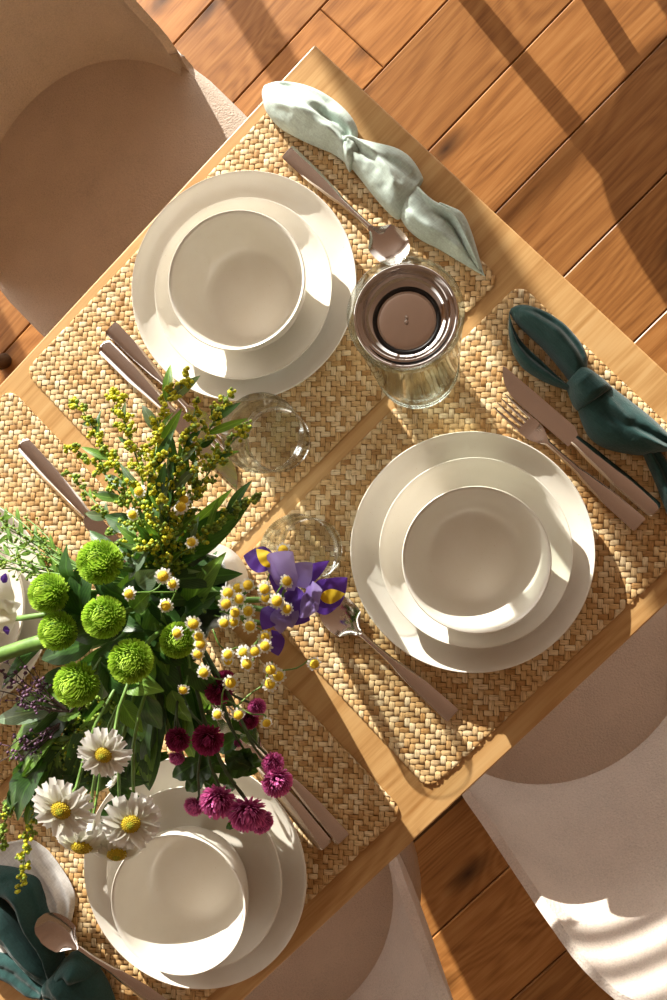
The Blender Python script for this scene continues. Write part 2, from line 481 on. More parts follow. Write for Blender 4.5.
G = 'upholstered tub chairs round the table'
ch = thing('dining_chair', 'beige upholstered tub chair behind the place with the sage napkin', 'chair', (.307, -.25, 0), 0, G)
chair_parts(ch)
dup(ch, 'beige tub chair at left edge, only the corner of its seat showing', (.985, -.235, 0), 0)
dup(ch, 'beige tub chair with striped sunlight across its backrest', (.320, .750, 0), PI)
dup(ch, 'beige tub chair at bottom edge in shade beside the dark wooden floor', (.915, .735, 0), PI)
# a further chair stands beyond the end of the table, just out of the picture; its legs and shell throw the long floor shadow
fc = dup(ch, 'beige tub chair standing apart beyond the end of the table', (-.873, -.644, 0), .39)

# ------------------------------------------------------------------ placemats
def weave(a, b, seed, rc=.016):
    r = random.Random(seed); mb = MB(); c = .0060; S = math.sqrt(.5)
    def inside(x, y, m=0):
        X, Y = abs(x)-(a/2-rc), abs(y)-(b/2-rc)
        if X <= 0 and Y <= 0: return True
        if X > 0 and Y > 0: return X*X+Y*Y < (rc+m)**2
        return max(X, Y) < rc+m
    def clamp(x, y, z):
        X, Y = abs(x)-(a/2-rc), abs(y)-(b/2-rc)
        if X > 0 and Y > 0:
            d = math.hypot(X, Y)
            if d > rc: return Vector((math.copysign(a/2-rc+X*rc/d, x), math.copysign(b/2-rc+Y*rc/d, y), z-.0006))
        elif max(X, Y) > rc:
            return Vector((math.copysign(min(abs(x), a/2), x), math.copysign(min(abs(y), b/2), y), z-.0006))
        return Vector((x, y, z))
    n = int((a+b)/c*.75)
    for i in range(-n, n):
        for j in range(-n, n):
            for typ in (0, 1):
                if typ == 0 and (i-j) % 4 != 0: continue
                if typ == 1 and (i-j) % 4 != 3: continue
                if typ == 0: pc, qc = (i+1)*c, (j+.5)*c
                else: pc, qc = (i+.5)*c, (j+1)*c
                x, y = (pc-qc)*S, (pc+qc)*S
                if not inside(x, y, .0035+r.uniform(-.0015, .001)): continue
                L = c*(1.06+r.uniform(-.04, .06)); W = c*.515*(r.uniform(.92, 1.03)); hz = r.uniform(.0003, .0009); tw = r.uniform(-.08, .08)
                rows = []
                for ti in range(6):
                    t = ti/5*2-1; row = []
                    zz = .0022 + hz*(1-abs(t)**3) - (.0011 if abs(t) > .9 else 0)
                    for s in (-1, -.5, .5, 1):
                        l, w = t*L, s*W*(1-.05*abs(t)**3) + tw*t*c*.3
                        z = zz - .0004*abs(s)**3
                        dp, dq = (l, w) if typ == 0 else (-w, l)
                        P, Q = pc+dp, qc+dq
                        row.append(clamp((P-Q)*S, (P+Q)*S, z))
                    rows.append(row)
                mb.grid(rows, uv=True)
    # backing with rounded corners
    o = []
    for sx, sy, a0 in ((1,1,0), (-1,1,90), (-1,-1,180), (1,-1,270)):
        for k in range(7):
            an = math.radians(a0+k*15); o.append((sx*(a/2-rc)+(rc-.004)*math.cos(an), sy*(b/2-rc)+(rc-.004)*math.sin(an)))
    m = len(o)
    mb.add([(x,y,0) for x,y in o]+[(x,y,.0016) for x,y in o], [tuple(range(m,2*m))]+[(i,(i+1)%m,m+(i+1)%m,m+i) for i in range(m)], None, 1)
    return mb
wm = weave(.484, .346, 3).mesh('woven_mat', [M_STRAW, M_BACKING])
MATG = 'woven seagrass placemats'
for lab, x, y, rz in (('woven straw placemat under the dishes beside the sage napkin', .2915, .187, -.005),
                      ('woven straw placemat under the dishes beside the deep green knotted napkin and tall carafe', .2825, .5505, -.006),
                      ('woven straw placemat at left edge with one dinner plate half out of view', .8015, .187, .004),
                      ('woven straw placemat under the dishes below the white daisies', .807, .548, .004)):
    o = link('placemat', wm, None, (x, y, T)); o.rotation_euler = (0, 0, rz)
    tag(o, lab, 'placemat', MATG)
ZM = T + .0042                           # top of the weave

# ------------------------------------------------------------------ dishes
dinner = [(0,.0035),(.070,.0035),(.072,0),(.077,0),(.079,.0035),(.100,.006),(.120,.0115),(.1305,.0185),(.1345,.0245),(.1352,.0262),(.1345,.0272),(.1333,.0268),
          (.1305,.0225),(.124,.0165),(.114,.0115),(.102,.0085),(.09,.0075),(.05,.0070),(0,.0070)]
side = [(0,.004),(.050,.004),(.052,0),(.057,0),(.059,.004),(.080,.007),(.095,.0145),(.1025,.024),(.1050,.0305),(.1053,.0318),(.1047,.0328),(.1033,.0322),
        (.100,.0265),(.092,.018),(.082,.0125),(.070,.010),(.04,.009),(0,.009)]
bowl = [(0,.004),(.040,.004),(.042,0),(.047,0),(.050,.003),(.0595,.014),(.0668,.029),(.0722,.048),(.0755,.066),(.0764,.0735),(.0766,.0755),(.0758,.0766),(.0742,.0760),
        (.0728,.0735),(.0716,.064),(.0682,.046),(.0628,.029),(.0568,.0185),(.0530,.0140),(.0495,.0115),(.0455,.0100),(.038,.0092),(.018,.0088),(0,.0087)]
me_d = MB().lathe(dinner, 128).mesh('dinner_plate', M_CER); me_s = MB().lathe(side, 112).mesh('side_plate', M_CER); me_b = MB().lathe(bowl, 112).mesh('soup_bowl', M_CER)
where = [('beside the sage napkin', (.2656,.1525), (.2678,.1600), (.2668,.1690)),
         ('beside the dark green napkin and carafe', (.2967,.5574), (.2938,.5605), (.2970,.5635)),
         ('below the daisies and magenta flowers', (.7903,.5996), (.7875,.6025), (.7905,.6062)),
         ('at the left edge behind thin green stems', (.7935,.1590), (.7930,.1600), (.7925,.1620))]
for w, d, s_, b_ in where:
    tag(link('dinner_plate', me_d, None, (d[0], d[1], ZM)), 'large cream dinner plate, lowest of the stack ' + w, 'plate', 'cream dinner plates')
    tag(link('side_plate', me_s, None, (s_[0], s_[1], ZM+.0073)), 'medium cream plate, middle of the stack ' + w, 'plate', 'cream side plates')
    tag(link('soup_bowl', me_b, None, (b_[0], b_[1], ZM+.0073+.0092)), 'cream stoneware bowl on top of the plates ' + w, 'bowl', 'cream soup bowls')

# ------------------------------------------------------------------ cutlery (local +x from handle end to tip, lies on z = 0)
def strip(tab, n=40):
    """tab: (x, half width, z middle, thickness, cup) -> closed ribbon"""
    X0, X1 = tab[0][0], tab[-1][0]; mb = MB(); rows = []
    K = 12
    for i in range(n):
        x = X0+(X1-X0)*i/(n-1)
        hw = lerp([(t[0], t[1]) for t in tab], x); z = lerp([(t[0], t[2]) for t in tab], x)
        th = lerp([(t[0], t[3]) for t in tab], x); cup = lerp([(t[0], t[4]) for t in tab], x)
        row = []
        for k in range(K+1):
            u = -1+2*k/K; row.append(Vector((x, hw*u, z - cup*(1-u*u) + th*.5*(1-abs(u)**2.4))))
        for k in range(K-1, 0, -1):
            u = -1+2*k/K; row.append(Vector((x, hw*u, z - cup*(1-u*u) - th*.5*(1-abs(u)**5))))
        rows.append(row)
    mb.grid(rows, True)
    n2 = len(rows[0]); b = 0
    mb.f.append(list(range(n2-1, -1, -1))); mb.uv.append([(0,0)]*n2); mb.m.append(0)
    mb.f.append([(n-1)*n2+k for k in range(n2)]); mb.uv.append([(0,0)]*n2); mb.m.append(0)
    return mb
HAND = [(0,.0086,.0030,.0026,0), (.002,.0093,.0030,.0040,0), (.045,.0086,.0032,.0046,0), (.078,.0060,.0040,.0048,0), (.088,.0042,.0050,.0046,0), (.115,.0030,.0075,.0040,0), (.133,.0032,.0080,.0036,0)]
def smooth_tab(tab, n=24):
    P = [Vector((t[0], t[1]*10, t[2]*10)) for t in tab]
    return tab
def spoon_mb():
    mb = strip(HAND, 48)
    tab = [(.1325,.0032,.0080,.0034,0)]
    Lb = .056
    for k in range(1, 26):
        t = k/25; x = .1325+Lb*t
        w = .0208*max(0, 1-abs((t-.55)/(.55 if t < .55 else .45))**2.15)**.5
        if t < .3: w = max(w*(.30+.70*(t/.3)**1.5), .0034)
        tab.append((x, max(w, .0008), .0088 - .0012*math.sin(PI*t*.5) + .0015*t*t, .0016, .0086*math.sin(PI*t)**.8))
    return mb.join(strip(tab, 60))
def knife_mb():
    mb = strip([(0,.0072,.0050,.0050,0),(.002,.0095,.0050,.0070,0),(.05,.0097,.0050,.0075,0),(.10,.0076,.0050,.0078,0),(.112,.0062,.0050,.0070,0),(.116,.0060,.0050,.0050,0)], 40)
    rows = []
    for i in range(36):
        t = i/35; x = .115+.112*t
        lo = -.0112*(1 if t > .08 else (.55+.45*t/.08)); hi = .0098
        if t > .55:
            q = (t-.55)/.45; hi = .0098 - .0195*q**3.4
        if i == 35: lo, hi = -.0102, -.0094
        zz = .0050 - .0025*t
        row = [Vector((x, lo, zz)), Vector((x, (lo*.5+hi*.5), zz+.0007)), Vector((x, hi, zz+.0010)), Vector((x, hi, zz-.0010)), Vector((x, (lo*.5+hi*.5), zz-.0007))]
        rows.append(row)
    return mb.join(MB().grid(rows, True))
def fork_mb():
    mb = strip(HAND, 48)
    mb.join(strip([(.1325,.0032,.0080,.0032,0),(.138,.0055,.0078,.0026,.0004),(.146,.0095,.0066,.0020,.0014),(.153,.0110,.0052,.0018,.0018),(.160,.0112,.0044,.0018,.0018),(.166,.0110,.0042,.0018,.0016)], 30))
    for k in range(4):
        y = -.0094+k*.00627
        zc = -.0012*(1-(y/.0122)**2)
        mb.join(strip([(.165,.0019,.0042+zc,.0018,0),(.175,.0018,.0044+zc,.0018,0),(.190,.0015,.0062+zc,.0016,0),(.203,.0006,.0088+zc,.0010,0)], 14),
                Matrix.Translation((0, y, 0)))
    return mb
me_sp = spoon_mb().mesh('spoon', M_STEEL); me_kn = knife_mb().mesh('knife', M_STEEL); me_fk = fork_mb().mesh('fork', M_STEEL)
def lay(name, me, p, q, L, label, z=None, flip=1, tiltz=0):
    p, q = Vector(p), Vector(q); d = (q-p); d.z = 0
    o = link(name, me, None, (p.x, p.y, z if z else ZM-.0004)); o.rotation_euler = (0, tiltz, math.atan2(d.y, d.x))
    s = d.length/L; s = min(1.08, max(.92, s)); o.scale = (s, flip*s, s)
    return tag(o, label, name, 'steel ' + {'knife': 'knives', 'fork': 'forks', 'spoon': 'spoons'}[name])
lay('spoon', me_sp, (0.1143, 0.0698, 0.7580), (0.1117, 0.2663, 0.7580), .1885, 'steel spoon between the sage napkin and the cream dishes, bowl touching the carafe')
lay('fork', me_fk, (0.4144, 0.0582, 0.7580), (0.4141, 0.2754, 0.7580), .203, 'steel fork beside the left edge of the plates, tines next to the goldenrod')
lay('knife', me_kn, (0.4362, 0.0674, 0.7580), (0.4297, 0.3174, 0.7580), .227, 'steel knife with its blade under the goldenrod and tip by the tumbler')
lay('knife', me_kn, (0.5955, 0.0775, 0.7580), (0.5992, 0.3331, 0.7580), .227, 'steel knife on the left mat with only its handle end showing')
lay('knife', me_kn, (0.1193, 0.6687, 0.7580), (0.1311, 0.4348, 0.7580), .227, 'steel knife with round tipped blade beside the dark green knotted napkin', None, 1)
lay('fork', me_fk, (0.1425, 0.6677, 0.7580), (0.1522, 0.4591, 0.7580), .203, 'steel fork lying next to the knife by the dark green knotted napkin')
lay('spoon', me_sp, (0.4438, 0.6784, 0.7580), (0.4583, 0.4802, 0.7580), .1885, 'steel spoon lying below the purple iris beside the large cream plate')
lay('knife', me_kn, (0.6592, 0.6863, 0.7580), (0.6467, 0.4491, 0.7580), .227, 'steel knife handle poking out under the magenta flowers, next to the plate rim')
lay('fork', me_fk, (0.6391, 0.6946, 0.7580), (0.6334, 0.4745, 0.7580), .203, 'steel fork beside the magenta flowers, on the shaded mat')
lay('spoon', me_sp, (0.9372, 0.7099, 0.7620), (0.9709, 0.5023, 0.7620), .1885, 'steel spoon with its bowl on white cloth near the daisies', ZM+.002, 1, -.115)

# ------------------------------------------------------------------ glassware
def tumbler(label, x, y, r, h, rz=0):
    t = thing('tumbler', label, 'glass', (x, y, ZM), rz, 'clear glass tumblers')
    rb = r*.86
    prof = [(0,.0012),(rb*.75,.0006),(rb*.93,.0),(rb,.003),(rb+(r-rb)*.5,h*.5),(r,h-.001),(r-.0006,h),(r-.0018,h-.001),(rb+(r-rb)*.5-.002,h*.5),(rb-.002,.013),(rb*.85,.0095),(0,.0085)]
    obj('glass_body', MB().lathe(prof, 96), M_GLASS, t)
    return t
tumbler('clear tumbler standing beside the goldenrod and the top plate', .3640, .3080, .0438, .098)
tumbler('clear tumbler standing behind the purple iris', .4255, .4275, .0415, .098)
ca = thing('carafe', 'tall clear glass carafe with round polished steel lid', 'carafe', (.1921, .3687, ZM), 0)
R0 = .0470
obj('glass_body', MB().lathe([(0,.0015),(.030,.0008),(.0405,.0),(.0435,.004),(.0445,.02),(.0455,.06),(R0,.12),(R0+.0003,.268),(R0+.0012,.2745),(R0+.0014,.2790),(R0,.2808),(R0-.0022,.2790),(R0-.0028,.268),
     (R0-.0026,.12),(.0428,.06),(.0415,.024),(.038,.0155),(.025,.0125),(0,.0115)], 128), M_JUG, ca)
obj('water', MB().lathe([(0,.0122),(.025,.0132),(.0378,.0163),(.0412,.0245),(.0424,.06),(.0432,.12),(.0432,.1775),(.0425,.1768),(0,.1768)], 96), thin_glass('still_water', (.965,.975,.965), (.70,.74,.70), .6), ca)
for z in (.030, .044):
    obj('glass_ring', MB().lathe([(.0440+z*.02,z-.0012),(.0462+z*.02,z),(.0440+z*.02,z+.0012)], 96), M_JUG, ca)
lid = obj('lid', MB().lathe([(.0425,.250),(.0436,.270),(.0433,.2740),(.0422,.2752),(.0405,.2730),(.0385,.2680),(.0350,.2632),(.0315,.2600),(.0278,.2582)], 128), M_CHROME, ca)
obj('gasket', MB().lathe([(.0284,.2576),(.0281,.2594),(.0270,.2600),(.0259,.2594),(.0256,.2578)], 96), M_RUBBER, lid)
obj('lid_plate', MB().lathe([(.0260,.2575),(.0250,.2590),(.02,.2598),(.0,.2602)], 96), M_STEEL, lid)
obj('knob', MB().ball((.0016,.0016,.2626), .0019, 16, 10).ball((-.0014,-.001,.2624), .0015, 16, 10).tube([(.0002,.0003,.2598),(.0002,.0003,.2622)], .001, 8), M_STEEL, lid)

# ------------------------------------------------------------------ napkins: lofted cloth, two edges and a crown between them
def loft(mb, A, B, crown, zb=T+.006, n=40, m=22, folds=(), nz=.0025, seed=0, close=True, hs=1.0):
    A, B = catmull(A, n), catmull(B, n)
    rows = []
    for i in range(n):
        t = i/(n-1); H = lerp(crown, t)*(.72 if seed in (1, 2, 3, 4, 5) else 1)
        a, b = A[i].copy(), B[i].copy()
        row = []
        for k in range(m+1):
            u = k/m; s = 2*u-1
            p = a.lerp(b, u)
            ht = H*max(0, 1-abs(s)**2.6)**.55
            for (u0, wd, dep, t0, t1) in folds:
                uu = u0 if not hasattr(u0, '__len__') else u0[0]+(u0[1]-u0[0])*t
                e = math.exp(-((u-uu)/wd)**2)
                ft = max(0, min(1, (t-t0)/.12))*max(0, min(1, (t1-t)/.12))
                ht += dep*e*ft
            nn = noise.noise(Vector((p.x*34+seed, p.y*34, seed*1.7)))*nz + (noise.noise(Vector((p.x*85+seed, p.y*85, 3.1)))*.55 + noise.noise(Vector((p.x*190, p.y*190+seed, 7.7)))*.3)*nz
            w = max(0, 1-abs(s)**4)
            p.z = zb + max(.001, ht + nn*w)
            row.append(p)
        if close:
            for k in range(m-1, 0, -1):
                u = k/m; p = a.lerp(b, u); p.z = zb + .0004; row.append(p)
        rows.append(row)
    mb.grid(rows, close)
    if close:
        c = len(rows[0]); base = len(mb.v)-n*c
        for off in (0, (n-1)*c):
            mb.f.append([base+off+k for k in (range(c-1, -1, -1) if off == 0 else range(c))]); mb.uv.append([(0,0)]*c); mb.m.append(0)
    return mb
def cloth_tex(o, lv=1):
    sub(o, lv); return o
nb = MB()
ZN = T+.006
# sage napkin: leaf-shaped loop, knot, turned middle, open tail
loft(nb, [(0.0762, -0.0080, 0.7700), (0.0594, 0.0060, 0.7700), (0.0431, 0.0321, 0.7700), (0.0343, 0.0619, 0.7700), (0.0328, 0.0905, 0.7700), (0.0374, 0.1118, 0.7700), (0.0465, 0.1226, 0.7700), (0.0570, 0.1266, 0.7700)], [(0.0859, -0.0033, 0.7650), (0.0979, 0.0157, 0.7650), (0.1017, 0.0420, 0.7650), (0.0958, 0.0703, 0.7650), (0.0882, 0.0932, 0.7650), (0.0813, 0.1116, 0.7650), (0.0784, 0.1255, 0.7650), (0.0770, 0.1325, 0.7650)],
     [(0,.004),(.15,.020),(.45,.036),(.75,.036),(.93,.026),(1,.018)], folds=((.42,.10,-.016,.5,1.1),(.68,.10,.010,.4,1.1),(.2,.09,-.008,.1,.7),((.85,.35),.07,.008,.2,.95)), seed=1)
loft(nb, [(0.0595, 0.1061, 0.7800), (0.0558, 0.1156, 0.7800), (0.0474, 0.1268, 0.7800), (0.0354, 0.1474, 0.7800), (0.0243, 0.1687, 0.7800), (0.0217, 0.1871, 0.7800), (0.0254, 0.2052, 0.7800), (0.0297, 0.2159, 0.7800)], [(0.0790, 0.1160, 0.7650), (0.0784, 0.1272, 0.7650), (0.0779, 0.1402, 0.7650), (0.0801, 0.1606, 0.7650), (0.0839, 0.1844, 0.7650), (0.0860, 0.2064, 0.7650), (0.0856, 0.2225, 0.7650), (0.0833, 0.2284, 0.7650)],
     [(0,.020),(.1,.038),(.22,.034),(.55,.036),(.85,.034),(1,.022)], folds=(((.15,.75),.09,.009,.05,.9),(.5,.06,-.012,.0,.35),((.7,.2),.08,-.006,.3,1)), seed=2)
loft(nb, [(0.0343, 0.1975, 0.7700), (0.0398, 0.2224, 0.7700), (0.0389, 0.2441, 0.7700), (0.0323, 0.2600, 0.7700), (0.0280, 0.2749, 0.7700), (0.0325, 0.2921, 0.7700), (0.0424, 0.3116, 0.7700), (0.0531, 0.3302, 0.7700), (0.0613, 0.3448, 0.7700)], [(0.0762, 0.2092, 0.7600), (0.0798, 0.2244, 0.7600), (0.0842, 0.2420, 0.7600), (0.0831, 0.2622, 0.7600), (0.0772, 0.2824, 0.7600), (0.0729, 0.3008, 0.7600), (0.0686, 0.3191, 0.7600), (0.0650, 0.3348, 0.7600), (0.0614, 0.3471, 0.7600)],
     [(0,.016),(.15,.028),(.45,.030),(.7,.022),(.9,.008),(1,.003)], folds=(((.05,.5),.06,.010,.1,.95),((.15,.62),.06,-.014,.35,.98),(.75,.1,.006,.1,.8)), seed=3)
# the raised inner fold at the tail
loft(nb, [(0.0393, 0.2511, 0.7800), (0.0343, 0.2651, 0.7800), (0.0292, 0.2774, 0.7800), (0.0328, 0.2920, 0.7800), (0.0450, 0.3137, 0.7800), (0.0580, 0.3362, 0.7800)], [(0.0455, 0.2510, 0.7800), (0.0436, 0.2666, 0.7800), (0.0471, 0.2780, 0.7800), (0.0538, 0.2974, 0.7800), (0.0605, 0.3168, 0.7800), (0.0627, 0.3377, 0.7800)],
     [(0,.030),(.3,.036),(.6,.028),(1,.008)], n=24, m=10, seed=4, nz=.001)
# small wrap of the knot
loft(nb, [(0.0593, 0.1117, 0.7850), (0.0548, 0.1203, 0.7850), (0.0519, 0.1322, 0.7850), (0.0561, 0.1413, 0.7850)], [(0.0701, 0.1151, 0.7800), (0.0752, 0.1268, 0.7800), (0.0802, 0.1351, 0.7800), (0.0836, 0.1452, 0.7800)], [(0,.030),(.4,.043),(.7,.043),(1,.030)], n=18, m=14, seed=5, folds=((.5,.15,-.006,-.2,1.2),))
o = obj('napkin', nb, M_SAGE, None, (0.0631, 0.1422, 0.7560)); cloth_tex(o)
tag(o, 'sage green linen napkin tied in a knot at the table corner', 'napkin', 'knotted linen napkins')
# deep green knotted napkin beside the carafe
gb = MB()
loft(gb, [(0.0688, 0.3932, 0.7700), (0.0574, 0.3989, 0.7700), (0.0471, 0.4181, 0.7700), (0.0417, 0.4451, 0.7700), (0.0425, 0.4703, 0.7700), (0.0476, 0.4892, 0.7700), (0.0564, 0.5010, 0.7700), (0.0665, 0.5066, 0.7700)], [(0.0726, 0.3963, 0.7620), (0.0769, 0.4117, 0.7620), (0.0774, 0.4294, 0.7620), (0.0771, 0.4478, 0.7620), (0.0783, 0.4646, 0.7620), (0.0802, 0.4806, 0.7620), (0.0821, 0.4949, 0.7620), (0.0831, 0.5036, 0.7620)],
     [(0,.006),(.15,.022),(.5,.034),(.85,.032),(1,.024)], folds=((.55,.12,.006,.1,.9),(.3,.08,-.006,.2,.9)), seed=6)
loft(gb, [(0.0694, 0.3931, 0.7620), (0.0791, 0.4060, 0.7620), (0.0859, 0.4254, 0.7620), (0.0871, 0.4439, 0.7620), (0.0867, 0.4607, 0.7620), (0.0872, 0.4782, 0.7620), (0.0875, 0.4941, 0.7620), (0.0878, 0.5052, 0.7620)], [(0.0766, 0.3987, 0.7620), (0.0903, 0.4124, 0.7620), (0.1025, 0.4310, 0.7620), (0.1076, 0.4503, 0.7620), (0.1049, 0.4695, 0.7620), (0.0998, 0.4862, 0.7620), (0.0939, 0.4989, 0.7620), (0.0902, 0.5076, 0.7620)],
     [(0,.004),(.2,.014),(.55,.018),(.85,.018),(1,.016)], folds=((.3,.14,-.008,.1,.95),), seed=7)
loft(gb, [(0.0594, 0.4972, 0.7800), (0.0575, 0.5103, 0.7800), (0.0556, 0.5234, 0.7800), (0.0545, 0.5372, 0.7800), (0.0527, 0.5517, 0.7800), (0.0504, 0.5745, 0.7800), (0.0495, 0.5972, 0.7800), (0.0510, 0.6221, 0.7800), (0.0532, 0.6445, 0.7800)], [(0.0847, 0.4989, 0.7700), (0.0919, 0.5123, 0.7700), (0.0984, 0.5264, 0.7700), (0.1073, 0.5429, 0.7700), (0.1130, 0.5593, 0.7700), (0.1111, 0.5770, 0.7700), (0.1001, 0.5976, 0.7700), (0.0853, 0.6157, 0.7700), (0.0623, 0.6312, 0.7700)],
     [(0,.030),(.12,.036),(.25,.030),(.5,.036),(.8,.034),(1,.026)], folds=(((.2,.7),.08,.007,.25,1.1),((.7,.3),.09,-.008,.3,1.1)), seed=8)
loft(gb, [(0.0606, 0.4957, 0.7850), (0.0573, 0.5134, 0.7850), (0.0555, 0.5294, 0.7850), (0.0558, 0.5386, 0.7850)], [(0.0891, 0.4982, 0.7800), (0.0955, 0.5107, 0.7800), (0.1003, 0.5216, 0.7800), (0.1013, 0.5301, 0.7800)], [(0,.032),(.3,.043),(.8,.043),(1,.036)], n=22, m=16, seed=9, nz=.0015)
loft(gb, [(0.0692, 0.6085, 0.7700), (0.0696, 0.6238, 0.7700), (0.0739, 0.6428, 0.7700), (0.0859, 0.6695, 0.7700), (0.1032, 0.6985, 0.7700)], [(0.0838, 0.6115, 0.7600), (0.0904, 0.6270, 0.7600), (0.0977, 0.6449, 0.7600), (0.1066, 0.6642, 0.7600), (0.1146, 0.6812, 0.7600)], [(0,.020),(.3,.022),(1,.012)], folds=((.5,.15,-.006,0,1.1),), n=26, seed=10)
o = obj('napkin', gb, M_GREEN, None, (0.0730, 0.5225, 0.7560)); cloth_tex(o)
tag(o, 'dark green linen napkin tied in a knot beside the knife and fork', 'napkin', 'knotted linen napkins')
# second deep green napkin in the lower left corner
lb = MB()
loft(lb, [(0.9874, 0.4272, 0.7800), (0.9713, 0.4444, 0.7800), (0.9609, 0.4599, 0.7800), (0.9559, 0.4769, 0.7800), (0.9618, 0.4940, 0.7800), (0.9711, 0.5144, 0.7800), (0.9783, 0.5364, 0.7800), (0.9868, 0.5542, 0.7800), (1.0049, 0.5762, 0.7800)], [(1.0251, 0.4456, 0.7700), (1.0094, 0.4560, 0.7700), (0.9965, 0.4655, 0.7700), (0.9927, 0.4785, 0.7700), (0.9979, 0.4931, 0.7700), (1.0054, 0.5138, 0.7700), (1.0097, 0.5387, 0.7700), (1.0139, 0.5541, 0.7700), (1.0269, 0.5746, 0.7700)],
     [(0,.02),(.25,.034),(.6,.034),(1,.024)], folds=((.5,.14,.007,.2,1),(.2,.1,-.006,.1,.9)), seed=11)
loft(lb, [(1.0157, 0.4442, 0.7750), (1.0082, 0.4667, 0.7750), (1.0082, 0.4890, 0.7750), (1.0115, 0.5147, 0.7750), (1.0131, 0.5386, 0.7750), (1.0130, 0.5606, 0.7750), (1.0152, 0.5775, 0.7750)], [(1.0481, 0.4614, 0.7700), (1.0422, 0.4856, 0.7700), (1.0403, 0.5064, 0.7700), (1.0422, 0.5270, 0.7700), (1.0421, 0.5493, 0.7700), (1.0385, 0.5680, 0.7700), (1.0337, 0.5815, 0.7700)],
     [(0,.03),(.3,.030),(.7,.026),(1,.020)], folds=((.4,.12,.006,.1,.9),), seed=12)
loft(lb, [(1.0682, 0.4926, 0.7650), (1.0562, 0.5108, 0.7650), (1.0438, 0.5245, 0.7650), (1.0394, 0.5426, 0.7650), (1.0359, 0.5614, 0.7650), (1.0326, 0.5767, 0.7650)], [(1.0956, 0.5067, 0.7580), (1.0843, 0.5259, 0.7580), (1.0752, 0.5432, 0.7580), (1.0698, 0.5604, 0.7580), (1.0628, 0.5759, 0.7580), (1.0515, 0.5869, 0.7580)],
     [(0,.014),(.5,.018),(1,.018)], folds=((.5,.16,-.005,.1,1),), seed=13)
loft(lb, [(1.0141, 0.5654, 0.7800), (0.9956, 0.5685, 0.7800), (0.9803, 0.5783, 0.7800), (0.9717, 0.5949, 0.7800), (0.9720, 0.6131, 0.7800), (0.9775, 0.6330, 0.7800), (0.9866, 0.6530, 0.7800)], [(1.0467, 0.5800, 0.7700), (1.0475, 0.5919, 0.7700), (1.0482, 0.6037, 0.7700), (1.0470, 0.6172, 0.7700), (1.0421, 0.6305, 0.7700), (1.0356, 0.6421, 0.7700), (1.0271, 0.6553, 0.7700)],
     [(0,.022),(.3,.042),(.6,.036),(1,.014)], folds=(((.2,.7),.09,.010,.05,.95),((.8,.3),.08,-.012,.1,.95)), seed=14, nz=.004)
loft(lb, [(0.9881, 0.5681, 0.7850), (0.9731, 0.5746, 0.7850), (0.9682, 0.5911, 0.7850), (0.9704, 0.6076, 0.7850)], [(1.0255, 0.5807, 0.7800), (1.0206, 0.5940, 0.7800), (1.0122, 0.6072, 0.7800), (1.0005, 0.6169, 0.7800)], [(0,.03),(.5,.048),(1,.02)], n=20, m=16, folds=((.5,.14,-.01,.2,1.2),), seed=15)
o = obj('napkin', lb, M_GREEN, None, (1.0274, 0.5496, 0.7560)); cloth_tex(o)
tag(o, 'dark green linen napkin heaped in the lower left corner beside a spoon', 'napkin', 'knotted linen napkins')
# white cloth lying under it
wbm = MB()
loft(wbm, [(0.9323, 0.4339, 0.7560), (0.9275, 0.4479, 0.7560), (0.9245, 0.4637, 0.7560), (0.9264, 0.4880, 0.7560), (0.9303, 0.5106, 0.7560), (0.9383, 0.5262, 0.7560), (0.9611, 0.5420, 0.7560), (0.9847, 0.5474, 0.7560), (1.0068, 0.5511, 0.7560)], [(0.9784, 0.4047, 0.7560), (0.9976, 0.4127, 0.7560), (1.0231, 0.4234, 0.7560), (1.0385, 0.4429, 0.7560), (1.0626, 0.4713, 0.7560), (1.0784, 0.5066, 0.7560), (1.0796, 0.5346, 0.7560), (1.0780, 0.5520, 0.7560), (1.0729, 0.5658, 0.7560)],
     [(0,.003),(.3,.005),(.7,.006),(1,.003)], zb=T+.0042, n=60, m=40, folds=(((.25,.1),.03,.006,.1,.9),((.4,.22),.03,.005,.1,.95),((.1,.03),.02,.004,.3,1.0)), nz=.002, seed=16)
o = obj('napkin', wbm, M_WHITE, None, (0.9974, 0.4797, 0.7540)); cloth_tex(o)
tag(o, 'white pleated cloth lying under the corner dark green napkin', 'napkin')

# ------------------------------------------------------------------ cloth and vase at the middle of the table
VX, VY = .5370, .3720
def wavy_vase():
    mb = MB(); n = 144; rows = []
    prof = [(.0, .003), (.030, .003), (.034, 0), (.038, 0), (.041, .004), (.046, .025), (.049, .05), (.0495, .075), (.0485, .10), (.050, .118), (.0535, .132), (.0575, .141), (.0585, .1435),
            (.0570, .1445), (.0525, .136), (.0475, .120), (.0455, .10), (.0465, .075), (.046, .05), (.043, .025), (.036, .010), (.0, .009)]
    for r, z in prof:
        t = max(0, (z-.04)/.105); row = []
        for k in range(n):
            an = 2*PI*k/n
            q = 1 + .055*t*t*math.sin(7*an+.6) + .035*t*math.sin(4*an+1.9+z*18) + .020*t*math.sin(15*an)
            dz = .007*t**3*math.sin(7*an+.6+PI*.5) + .004*t**3*math.sin(3*an)
            row.append(Vector((VX+max(r, .0001)*q*math.cos(an), VY+max(r, .0001)*q*math.sin(an), ZM+z+dz)))
        rows.append(row)
    return mb.grid(rows, True)
o = obj('vase', wavy_vase(), M_VASE, None, (VX, VY, ZM)); tag(o, 'white vase with a wavy rim, half hidden beneath the flowers', 'vase')
MOUTH = Vector((VX, VY, T+.148)); VB = Vector((VX, VY, T+.0165))

